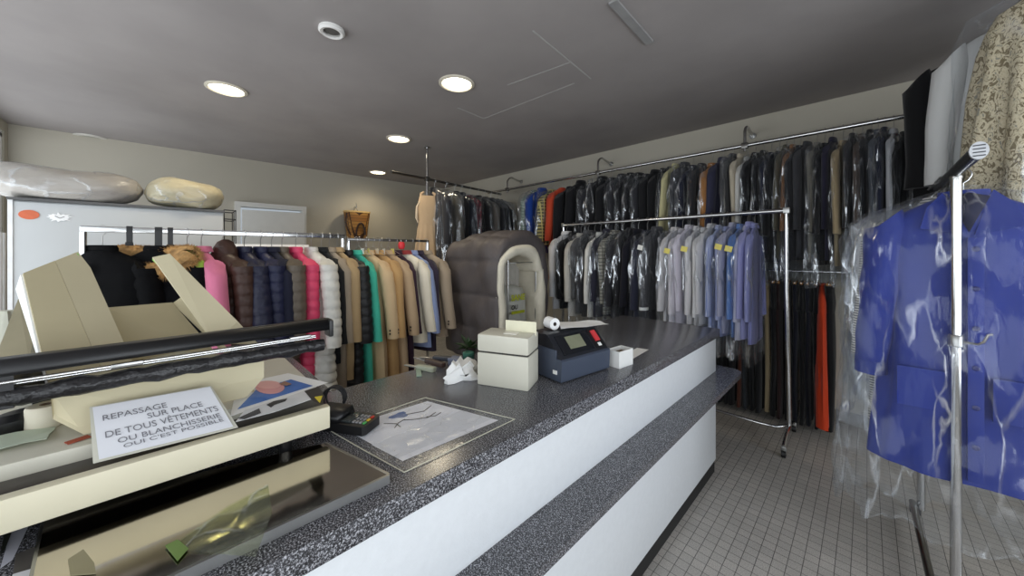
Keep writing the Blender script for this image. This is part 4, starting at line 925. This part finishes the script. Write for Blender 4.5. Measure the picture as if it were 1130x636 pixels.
# laminated plastic sheet with page
q = [PZ(363,476,Z0),PZ(446,523,Z0),PZ(568,464,Z0),PZ(469,440,Z0)]
c = sum(q, Vector())/4
t = thing('plastic_pocket', 'clear plastic pocket holding a printed white page, flat on the counter', 'paper', c)
def inq(u, v, h=0): return (q[0]*(1-u)+q[1]*u)*(1-v)+(q[3]*(1-u)+q[2]*u)*v+Vector((0,0,h))-c
obj('page', MB().quad(inq(.02,.10,.0008),inq(.86,.08,.0008),inq(.90,.93,.0008),inq(.08,.95,.0008)), mat((238,238,244), rough=.6, noise=.03), t, False)
obj('second_page', MB().quad(inq(.48,.08,.0012),inq(.80,.08,.0012),inq(.84,.93,.0012),inq(.50,.93,.0012)), mat((222,223,229), rough=.6, noise=.03), t, False)
mbp = MB(); pts = []
for k in range(14):
    a_ = 2*PI*k/14; rr_ = (.075+.02*sin(3*a_+1)); pts.append(inq(.17+.75*rr_*cos(a_), .55+1.1*rr_*sin(a_), .0014))
obj('blue_print', mbp.prism(pts, (0,0,.0004)), mat((72,104,160), rough=.5, noise=.2, scale=60), t, False)
lm = MB()
for ln in (((.20,.60),(.26,.74),(.20,.88)),((.28,.50),(.34,.56),(.40,.66),(.36,.78)),((.36,.36),(.30,.44),(.28,.52)),((.22,.36),(.30,.42),(.38,.40)),((.38,.66),(.42,.72),(.40,.80))):
    lm.tube([inq(u, v, .0016) for u, v in ln], .0012, 4)
obj('line_drawing', lm, mat((92,88,84), rough=.6), t)
lm = MB()
for k in range(26): lm.box(inq(.475+.012*sin(k), .10+.032*k, .0016), (.004,.006,.0006))
obj('perforation', lm, mat((236,236,238)), t, False)
eg = [inq(u, v, .003) for u, v in ((0,0),(.5,-.004),(1,0),(1.003,.5),(1,1),(.5,1.003),(0,1),(-.003,.5),(0,0))]
obj('pocket_edge', MB().tube(eg, .0014, 5), mat((206,204,186), rough=.25), t)
obj('clear_pocket', MB().quad(inq(0,0,.0024),inq(1,0,.0024),inq(1,1,.0024),inq(0,1,.0024), nu=30, nv=30, fn=lambda u, v:(0,0,.0012*sin(23*u+9*v)*sin(17*v)+.0008*sin(41*u))), FILM_SHEET, t)
# cable coil behind the terminal
cp = PZ(371,452,.9); t = thing('cable_coil', 'dark transparent coil of cable standing behind the card terminal', 'cable', (cp.x,cp.y,Z0))
cm = MB()
for j in range(3): cm.tube([(.012*j, .030*cos(2*PI*k/20)*(1+.04*j), .040+.034*sin(2*PI*k/20)*(1+.05*j)) for k in range(21)], .0032, 6, False)
obj('coil', cm.xf(Matrix.Rotation(-.7,4,'Z')), mat((38,38,40), rough=.4), t)
# dark polished plate
pc = [Vector((-1.0,-.14,0)), Vector((-.715,-.14,0)), Vector((-.708,.325,0)), Vector((-.93,.30,0))]
pc = [PZ(50,573,.9), Vector((-.712,-.13,.9)), PZ(429,533,.9), PZ(359,497,.9)]
cpl = sum(pc, Vector())/4; cpl.z = Z0
t = thing('metal_plate', 'dark polished metal plate lying on the counter before the machine', 'plate', cpl)
obj('plate_body', MB().prism([Vector((p.x-cpl.x,p.y-cpl.y,0)) for p in pc], (0,0,.018)), mat((196,188,174), rough=.09, metal=1, noise=.06, scale=5), t, False)
def strip(a_, b_, w, z, h): 
    d = (b_-a_).normalized(); n = Vector((-d.y,d.x,0))*w/2; return MB().prism([a_-n-Vector((cpl.x,cpl.y,0))+Vector((0,0,z-a_.z)), b_-n-Vector((cpl.x,cpl.y,0))+Vector((0,0,z-b_.z)), b_+n-Vector((cpl.x,cpl.y,0))+Vector((0,0,z-b_.z)), a_+n-Vector((cpl.x,cpl.y,0))+Vector((0,0,z-a_.z))], (0,0,h))
for k in (1,): obj('bright_edge', strip(pc[1]+Vector((.002,0,0)), pc[2]+Vector((.002,0,0)), .006, 0, .0190), STEEL, t, False)
obj('bright_edge', strip(pc[0], pc[1], .004, 0, .0190), STEEL, t, False); obj('bright_edge', strip(pc[2], pc[3], .005, 0, .0190), STEEL, t, False)
ps_ = [PZ(183,607,.9190),PZ(282,615,.9190),PZ(300,566,.9190),PZ(296,535,.9190),PZ(250,560,.9190)]
pcs = sum(ps_, Vector())/len(ps_)
o = obj('clear_offcut', MB().prism([p-pcs for p in ps_], (0,0,.0012)), film('offcut_film', lo=.06, hi=.3, white=.6, sc=(14,14,14), tint=(.90,.92,.80), facing=.05, bump=.2), None, False); o.location = pcs; tag(o, 'clear plastic offcut lying on the dark metal plate', 'plastic sheet')
pg = [PZ(182,603,.9206),PZ(196,620,.9206),PZ(208,606,.9206),PZ(196,596,.9206)]; pgc = sum(pg, Vector())/4
o = obj('green_tag', MB().prism([p-pgc for p in pg], (0,0,.001)), mat((112,140,72), rough=.4), None, False); o.location = pgc; tag(o, 'small green plastic tag on the corner of the clear offcut', 'tag')
pg = [PZ(75,618,.9190),PZ(78,636,.9190),PZ(106,634,.9190),PZ(104,622,.9190),PZ(92,607,.9190)]; pgc = sum(pg, Vector())/5
o = obj('plastic_scrap', MB().prism([p-pgc for p in pg], (0,0,.001)), mat((150,142,110), rough=.3), None, False); o.location = pgc; tag(o, 'beige plastic scrap at the near left corner of the metal plate', 'plastic sheet')
# papers bottom left
sheet('photo_card', 'white bordered dark photo card at the bottom left counter corner', [PZ(0,628,Z0),PZ(14,618,Z0),PZ(31,582,Z0),PZ(12,586,Z0)], mat((206,206,216), rough=.4))
sheet('photo_print', 'dark print on the white bordered card, bottom left', [PZ(0,612,Z0+.002),PZ(5,608,Z0+.002),PZ(13,587,Z0+.002),PZ(5,589,Z0+.002)], mat((36,40,34), rough=.3), cat='photo')
sheet('paper_sheet', 'grey sheet with white corner print beside the metal plate, bottom left', [PZ(12,650,Z0+.001),PZ(42,650,Z0+.001),PZ(42,602,Z0+.001),PZ(17,612,Z0+.001)], mat((84,80,76), rough=.5))
sheet('leaflet', 'small white leaflet on the grey sheet at the bottom left', [PZ(8,650,Z0+.003),PZ(34,648,Z0+.003),PZ(34,628,Z0+.003),PZ(14,634,Z0+.003)], mat((226,226,230), rough=.5))
# clutter left of the card box
cw = PZ(512,418,.9)
t = thing('crumpled_tissue', 'crumpled white tissue paper against the cream card box', 'paper', (cw.x-.01,cw.y,Z0))
RS = random.Random(12); rg = []
for i in range(9):
    u = i/8; rg.append([Vector((( .05-.02*u)*cos(2*PI*k/16)*(1+.35*sin(3*2*PI*k/16+i*.8)+.15*RS.uniform(-1,1)), (.075-.04*u)*sin(2*PI*k/16)*(1+.3*sin(4*2*PI*k/16+i*.5)+.15*RS.uniform(-1,1)), .062*u**.8+(.014*sin(5*2*PI*k/16) if i > 3 else 0)+.001)) for k in range(16)])
for r_ in rg:
    for p in r_: p.z = max(p.z,.0005)
obj('paper', MB().loft(rg), WHITEPAPER, t, sharp=25)
for i, (px, py, ln, an, col, lab) in enumerate(((470,409,.13,.35,(176,180,160),'pale green handled tool lying in the pile left of the tissue'),(480,405,.16,.15,(70,52,46),'dark brown handled tool lying across the pile left of the tissue'),(488,402,.12,.6,(60,62,70),'dark grey scissors lying in the pile behind the tissue'))):
    p = PZ(px,py,.9); t = thing('hand_tool', lab, 'tool', (p.x,p.y,Z0+.008*i), an+PI/2, None)
    obj('handle', MB().box((0,0,.009),(.026,ln*.7,.020),bev=.006), mat(col, rough=.5), t); obj('blade', MB().box((0,ln*.55,.008),(.016,ln*.6,.005),bev=.001), STEEL, t)
p = PZ(462,412,.9); t = thing('ribbon', 'flat pale green strip of ribbon lying at the pile left end', 'ribbon', (p.x,p.y,Z0), 1.1); obj('strip', MB().box((0,0,.003),(.02,.09,.006),bev=.002), mat((150,170,150)), t)
p = PZ(503,403,.9); t = thing('small_box', 'small grey blue box behind the tissue', 'box', (p.x,p.y,Z0), .4); obj('box_body', MB().box((0,0,.014),(.05,.05,.028),bev=.002), mat((110,116,134)), t); obj('box_lid', MB().box((0,0,.030),(.052,.052,.006),bev=.002), mat((120,126,144)), t)
p = PZ(517,402,.9); t = thing('green_box', 'small green lidded tin between tissue and card box', 'box', (p.x,p.y,Z0), .3); obj('tin', MB().lathe([(.022,0),(.024,.002),(.024,.04),(.022,.042)], seg=20), mat((44,92,80)), t); obj('tin_lid', MB().lathe([(.025,.042),(.025,.05),(.022,.053)], seg=20), mat((52,110,92)), t)
# plant
p = PZ(512,404,.9)+Vector((-.06,.07,0)); t = thing('potted_plant', 'small dark green leafy plant behind the cream card box', 'plant', (p.x,p.y,Z0))
obj('pot', MB().lathe([(.026,0),(.034,.05),(.036,.055),(.03,.055),(.028,.045)], seg=18), mat((60,56,54)), t)
lm = MB(); RS = random.Random(8)
for k in range(22):
    a_ = RS.uniform(0,2*PI); e_ = RS.uniform(.2,1.2); ln = RS.uniform(.05,.10); d_ = Vector((cos(a_)*cos(e_),sin(a_)*cos(e_),sin(e_))); s_ = Vector((-sin(a_),cos(a_),0))*.010
    o_ = Vector((0,0,.05)); lm.add([o_, o_+d_*ln*.5-s_, o_+d_*ln+Vector((0,0,-.015)), o_+d_*ln*.5+s_], [[0,1,2],[0,2,3]])
obj('leaves', lm, mat((44,66,34), rough=.5, noise=.2), t, False)

# ------------------------------------------------------------------ bagging machine
FX = -.95; ZB0, ZB1 = .945, 1.0; ym0, ym1 = -.62, .29
t = thing('bagging_machine', 'cream garment bagging machine with black roller bar on the left', 'machine', (FX-.3,-.15,Z0)); DM = Vector((FX-.3,-.15,Z0)); MACH = t
obj('front_rail', MB().box((FX-.0125,(ym0+ym1)/2,(ZB0+ZB1)/2),(.025,ym1-ym0,ZB1-ZB0),bev=.003).off(DM), CREAM, t)
obj('front_groove', MB().box((FX-.062,(ym0+ym1)/2,.975),(.075,ym1-ym0-.004,.036),bev=.004).off(DM), mat((48,40,36), rough=.4), t)
obj('deck', MB().box((FX-.385,(ym0+ym1)/2,.985),(.57,ym1-ym0,.07),bev=.008).off(DM), mat((206,202,186), rough=.45, noise=.04), t)
for y in (.20,-.4):
    for x in (-.98,-1.5): obj('foot', MB().lathe([(.012,0),(.014,.04),(.018,.052)], (x,y,Z0+.0), 14).off(DM), BLACKP, t)
# swing arm bar
BX, BZ = -1.06, 1.185; by0, by1 = -.55, .318
obj('clamp_bar', MB().prism([(BX-.03,by0,BZ-.012),(BX+.012,by0,BZ-.012),(BX+.015,by0,BZ-.004),(BX+.006,by0,BZ+.016),(BX-.024,by0,BZ+.017)], (0,by1-by0,0)).off(DM), BLACKP, t)
obj('bar_end_cap', MB().box((BX-.006,by1+.004,BZ-.008),(.048,.012,.048),bev=.005).off(DM), BLACKP, t)
obj('silver_rod', MB().tube([(BX+.008,by0,BZ-.023),(BX+.008,by1-.035,BZ-.023)], .0035, 10).off(DM), mat((224,224,222), rough=.25, metal=1), t)
obj('silver_rod', MB().tube([(BX-.004,by0,BZ-.030),(BX-.004,by1-.03,BZ-.030)], .003, 10).off(DM), mat((224,224,222), rough=.25, metal=1), t)
obj('rod_clip', MB().box((BX+.008,by1-.07,BZ-.022),(.012,.05,.009),bev=.003).off(DM), STEEL, t)
obj('rod_clip', MB().box((BX+.010,-.06,BZ-.023),(.012,.045,.009),bev=.003).off(DM), STEEL, t)
obj('film_roller', MB().tube([(BX+.0,by0+(by1-.012-by0)*k/40,BZ-.052+.0015*sin(k*1.7)) for k in range(41)], [.0165+.0016*sin(k*2.3)+.001*sin(k*5.1) for k in range(41)], 16).off(DM), mat((30,29,31), rough=.35, noise=.25, scale=30, bump=.8, bscale=50), t)
for y in (-.215,): obj('arm', MB().prism([(BX-.03,y-.02,BZ-.07),(BX+.008,y-.02,BZ-.07),(BX+.008,y-.02,BZ-.0),(BX-.03,y-.02,BZ-.0),(-1.5,y-.02,1.08),(-1.5,y-.02,1.02)], (0,.04,0)).off(DM), BLACKP, t)
obj('motor_housing', MB().box((-1.36,-.16,1.072),(.12,.12,.10),bev=.012).off(DM), BLACKP, t)

# box of hangers on the machine deck
bxo = Vector((-1.3,0,1.021))
t = thing('carton', 'open cream cardboard carton with raised flaps on the bagging machine', 'box', bxo); DB = bxo
def Wp(px, py, X): return PX(px,py,X)-DB
def slab(name, pts, th, m, parent=t):                    # flat board with thickness along its normal
    P_ = [Vector(p) for p in pts]; n = (P_[1]-P_[0]).cross(P_[2]-P_[0]).normalized()
    return obj(name, MB().prism(P_, n*th), m, parent, False)
FXB = -1.115
front = [Wp(59,463,FXB),Wp(93,482,FXB+.018),Wp(215,455,FXB+.022),Wp(272,441,FXB+.02),Wp(291,417,FXB),Wp(291,396,FXB-.005),Wp(200,388,FXB-.02),Wp(62,420,FXB-.02),Wp(56,432,FXB)]
for p in front: p.z = max(p.z, .003)
slab('front_wall', front, .004, CARD)
# left flap in two facets, leaning back
l0, l1, l2 = Wp(45,390,-1.17), Wp(98,384,-1.19), Wp(135,380,-1.2)
u0, u1, u2, u3 = Wp(25,303,-1.34), Wp(60,288,-1.42), Wp(85,279,-1.46), Wp(99,297,-1.44)
d0, d1_, d2 = Vector(l0), Vector(l1), Vector(l2)
for dd, X_ in ((d0,-1.125),(d1_,-1.13),(d2,-1.135)): pass
def on_plane(px, py, A, B, Cc):
    n = (B-A).cross(Cc-A); rx_, ry_ = ray(px); d = Vector((rx_, ry_, (HOR-py)/FPX)); o_ = Vector((0,0,CAMZ))-DB
    return o_+d*((A-o_).dot(n)/d.dot(n))
lowL = [Wp(55,432,FXB-.012), Wp(118,426,FXB-.03), None]
u0 = Wp(25,303,-1.36); u1 = on_plane(60,289,lowL[0],lowL[1],u0)
u3 = Wp(99,297,u1.x+DB.x-.02); lowL[2] = on_plane(154,421,lowL[1],u1,u3); u2 = on_plane(85,279,lowL[1],u1,u3)
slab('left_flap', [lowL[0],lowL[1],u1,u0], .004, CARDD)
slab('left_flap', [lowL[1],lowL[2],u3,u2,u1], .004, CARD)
slab('left_edge', [lowL[0],u0,u0+Vector((-.03,-.012,-.035)),Wp(52,420,-1.16)], .003, WHITEPAPER)
# right flap strip
lowR = [Wp(236,380,-1.15), Wp(284,380,-1.15)]
slab('right_flap', [lowR[0],lowR[1],Wp(262,356,-1.20),Wp(187,281,-1.5),Wp(168,285,-1.5)], .004, CARD)
# inside back wall and trough
b0, b1, b2 = Wp(116,341,-1.46), Wp(190,335,-1.50), Wp(200,328,-1.49)
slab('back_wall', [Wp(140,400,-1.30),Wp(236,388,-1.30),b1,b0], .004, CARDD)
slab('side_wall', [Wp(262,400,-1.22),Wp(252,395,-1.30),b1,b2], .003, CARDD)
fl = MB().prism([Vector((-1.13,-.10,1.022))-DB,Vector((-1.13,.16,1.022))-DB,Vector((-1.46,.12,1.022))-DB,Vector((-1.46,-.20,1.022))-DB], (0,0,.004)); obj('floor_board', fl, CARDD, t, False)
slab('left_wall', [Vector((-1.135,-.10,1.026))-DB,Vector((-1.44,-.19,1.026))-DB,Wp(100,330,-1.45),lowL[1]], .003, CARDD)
# small printed lines on the left flap
pm = MB(); e1 = (u1-u0); e2 = (lowL[0]-u0); nn = e1.cross(e2).normalized()
if nn.x < 0: nn = -nn
for k in range(4):
    for j in range(3+k % 2):
        s_ = u0+e1*(.12+.20*k)+e2*(.05+.035*j)+nn*.003; pm.prism([s_, s_+e1*.13, s_+e1*.13+e2*.014, s_+e2*.014], nn*.0006)
obj('printed_lines', pm, mat((150,146,132)), t, False)
slab('green_tape', [Wp(86,280,-1.455),Wp(95,293,-1.45),Wp(97,298,-1.44),Wp(90,297,-1.44)], .004, mat((120,206,90)))
slab('green_tape', [Wp(168,286,-1.50),Wp(176,282,-1.51),Wp(173,291,-1.49)], .004, mat((140,200,80)))

# sign
S = [PX(98.8,449.5,-1.082), PX(233,426,-1.082), PZ(263,472,1.004), PZ(102.7,512,1.004)]
sc_ = sum(S, Vector())/4
t = thing('paper_sign', 'white laminated sign with grey capitals leaning on the carton', 'sign', sc_)
def onS(u, v, h=0):
    p = (S[0]*(1-u)+S[1]*u)*(1-v)+(S[3]*(1-u)+S[2]*u)*v
    n = (S[1]-S[0]).cross(S[3]-S[0]).normalized(); n = n if n.x > 0 else -n
    return p+n*(h+.006*sin(PI*v)*(0))-sc_
obj('paper', MB().quad(onS(.02,.03,.0025),onS(.98,.03,.0025),onS(.965,.97,.0025),onS(.035,.97,.0025), nu=16, nv=16), mat((226,227,232), rough=.5, noise=.02), t, False)
obj('laminate_film', MB().quad(onS(0,0,.0),onS(1,0,.0),onS(1,1,.0),onS(0,1,.0), nu=16, nv=16), mat((206,204,190), rough=.3, noise=.04), t, False)
INK = mat((116,116,122), rough=.6)
for (s_, u0_, u1_, v0, hgt, sk) in (('REPASSAGE',.075,.555,.33,.115,-.02),('SUR PLACE',.385,.83,.455,.115,-.02),('DE TOUS VÊTEMENTS',.08,.93,.645,.125,-.05),('OU BLANCHISSERIE',.155,.92,.785,.10,-.05),("OUI C'EST POSSIBLE",.185,.92,.885,.075,-.06)):
    cu = bpy.data.curves.new('t','FONT'); cu.body = s_; tt = bpy.data.objects.new('t', cu); me = tt.to_mesh(); wx = max(v.co.x for v in me.vertices); tt.to_mesh_clear(); bpy.data.objects.remove(tt); bpy.data.curves.remove(cu)
    text(s_, 1, INK, 'lettering', t, (lambda x, y, u0_=u0_, u1_=u1_, v0=v0, hgt=hgt, wx=wx, sk=sk: onS(u0_+(u1_-u0_)*x/wx, v0-hgt*y*1.3+sk*x/wx, .0045)), bold=0)

# flyers on the right of the deck
ZF = 1.0225
FQ = [PZ(254,460,ZF),PZ(362,422.5,ZF),PZ(318,412,ZF),PZ(262,424,ZF)]
fc = sum(FQ, Vector())/4
t = thing('flyer', 'white flyer with blue water and pink swim ring picture on the machine', 'flyer', fc)
def onF(px, py, h): return PZ(px,py,ZF+h)-fc
obj('sheet', MB().quad(*[p-fc for p in FQ]), WHITEPAPER, t, False)
obj('blue_picture', MB().prism([onF(262,452,.0006),onF(345,426,.0006),onF(321,419,.0006),onF(283,430,.0006)], (0,0,.0004)), mat((52,110,190), rough=.4, noise=.12, scale=40), t, False)
def ell(cx_, cy_, rx_, ry_, h, n=24): return [onF(cx_+rx_*cos(2*PI*k/n), cy_+ry_*sin(2*PI*k/n), h) for k in range(n)]
obj('pink_ring', MB().prism(ell(298,428,16,7,.0014), (0,0,.0004)), mat((226,160,160), rough=.5), t, False)
obj('ring_pale_oval', MB().prism(ell(296,425,14,4.5,.0022), (0,0,.0004)), mat((236,176,172), rough=.5), t, False)  # paler pink oval printed over the ring
obj('printed_figure', MB().prism([onF(308,424,.003),onF(314,421,.003),onF(322,424,.003),onF(316,426,.003)], (0,0,.0004)), mat((150,110,90), rough=.5), t, False)
t = thing('flyer', 'black and white flyer with small photo below the swim ring flyer', 'flyer', PZ(300,450,ZF))
fc = PZ(300,450,ZF+.0)
def onF2(px, py, h): return PZ(px,py,ZF+h)-fc
obj('sheet', MB().prism([onF2(260,466,.003),onF2(303,455,.003),onF2(344,441,.003),onF2(336,432,.003),onF2(270,453,.003)], (0,0,.0006)), mat((222,222,222), rough=.5), t, False)
obj('photo', MB().prism([onF2(294,447,.004),onF2(302,443,.004),onF2(317,440,.004),onF2(315,443,.004),onF2(303,447,.004),onF2(299,450,.004)], (0,0,.0004)), mat((46,46,48)), t, False)
obj('photo', MB().prism([onF2(262,462,.004),onF2(286,451,.004),onF2(288,456,.004),onF2(270,463,.004)], (0,0,.0004)), mat((70,70,74)), t, False)
bcn = PZ(350,436,ZF); t = thing('black_leaflet', 'black leaflet with yellow triangle at the machine right corner', 'flyer', bcn)
obj('sheet', MB().prism([PZ(336,432,ZF+.0045)-bcn,PZ(345,443,ZF+.0045)-bcn,PZ(356,447,ZF+.0045)-bcn,PZ(358,438,ZF+.0045)-bcn,PZ(352,427,ZF+.0045)-bcn], (0,0,.0008)), mat((34,32,32), rough=.5), t, False)
obj('yellow_triangle', MB().prism([PZ(347,438.5,ZF+.0058)-bcn,PZ(353,445,ZF+.0058)-bcn,PZ(356,437,ZF+.0058)-bcn], (0,0,.0006)), mat((228,206,50), rough=.5), t, False)
# left deck items
p = PZ(21,474,1.0205); t = thing('gadget', 'black oval gadget with white marks on the machine deck, left', 'gadget', (p.x,p.y,1.0205), .6)
obj('case', MB().loft([rect_ring(.018,.032,0,22,2), rect_ring(.026,.040,.01,22,2), rect_ring(.027,.041,.026,22,2), rect_ring(.016,.026,.038,22,2)]), BLACKP, t)
wm = mat((220,220,220)); 
for k, (x, y) in enumerate(((.012,-.012),(.014,0),(.012,.012),(-.002,.02))): obj('white_mark', MB().box((x,y,.0335),(.006,.005,.006)), wm, t, False)
p = PZ(51,470,1.0205); t = thing('paper_roll', 'cream paper roll standing between black gadget and carton', 'paper roll', (p.x,p.y,1.0205))
obj('roll', MB().lathe([(.026,0),(.028,.003),(.028,.042),(.026,.046),(.009,.046),(.009,.04)], seg=22), mat((222,214,194), rough=.8), t)
obj('core', MB().lathe([(.0092,.0465),(.0065,.0465),(.0065,.03)], seg=16, cap0=False, cap1=False), mat((130,110,90)), t)
p = PZ(86,486,1.021); o = obj('red_label', MB().box((0,0,.0006),(.018,.03,.0012),rz=.4), mat((168,76,50), rough=.6), None, False); o.location = (p.x,p.y,1.0215); tag(o, 'red brown paper label on the deck below the carton corner', 'label')
p = PZ(8,492,1.0215); o = obj('green_paper', MB().quad((-.05,-.05,0),(.03,-.05,0),(.03,.05,.0),(-.05,.05,0),th=.0006,nu=4,nv=4,fn=lambda u,v:(0,0,.004+.004*sin(5*u+4*v))), mat((196,206,186), rough=.6), None); o.location = (p.x,p.y,1.0215); tag(o, 'pale green printed paper at the left end of the machine deck', 'paper')
# cardboard panel leaning behind
t = thing('cardboard_sheet', 'tall beige cardboard sheet leaning at the far left behind the carton', 'cardboard', PX(28,392,-1.72))
cb_ = PX(28,392,-1.72)
slab('board', [PX(-6,398,-1.66)-cb_,PX(32,398,-1.66)-cb_,PX(46,336,-1.78)-cb_,PX(20,331,-1.78)-cb_], .005, mat((176,168,142), rough=.85, noise=.06), t)
slab('board_foot', [PX(-6,398,-1.66)-cb_,PX(32,398,-1.66)-cb_,Vector((-1.62,PX(32,398,-1.66).y,.902))-cb_,Vector((-1.62,PX(-6,398,-1.66).y,.902))-cb_], .005, mat((150,140,116), rough=.85), t)

# ------------------------------------------------------------------ light
w = bpy.data.worlds.new('world'); scene.world = w; w.use_nodes = True
bgd = w.node_tree.nodes['Background']; bgd.inputs[0].default_value = (.80,.90,1.0,1); bgd.inputs[1].default_value = .5
def area(name, loc, rot, sx, sy, e, col=(1,1,1)):
    ld = bpy.data.lights.new(name, 'AREA'); ld.shape = 'RECTANGLE'; ld.size = sx; ld.size_y = sy; ld.energy = e; ld.color = col
    o = bpy.data.objects.new(name, ld); C.objects.link(o); o.location = loc; o.rotation_euler = rot; return o
area('front_daylight', (-1.9, YF-.25, 1.45), (PI/2+.38,0,0), 7.4, 2.1, 115, (.93,.97,1))
area('side_daylight', (XR+.25, .7, 1.4), (PI/2+.30,0,PI/2), 3.2, 2.0, 82, (.90,.95,1))
scene.view_settings.view_transform = 'Standard'
scene.view_settings.look = 'None'
scene.view_settings.exposure = 0
try:
    scene.cycles.use_denoising = True
    scene.cycles.transparent_max_bounces = 20
    scene.cycles.max_bounces = 8
    scene.cycles.caustics_reflective = False; scene.cycles.caustics_refractive = False
    scene.cycles.sample_clamp_indirect = 6
except Exception: pass
# throw away placeholder mesh
if HOOK is not None and HOOK.users == 0: bpy.data.meshes.remove(HOOK)
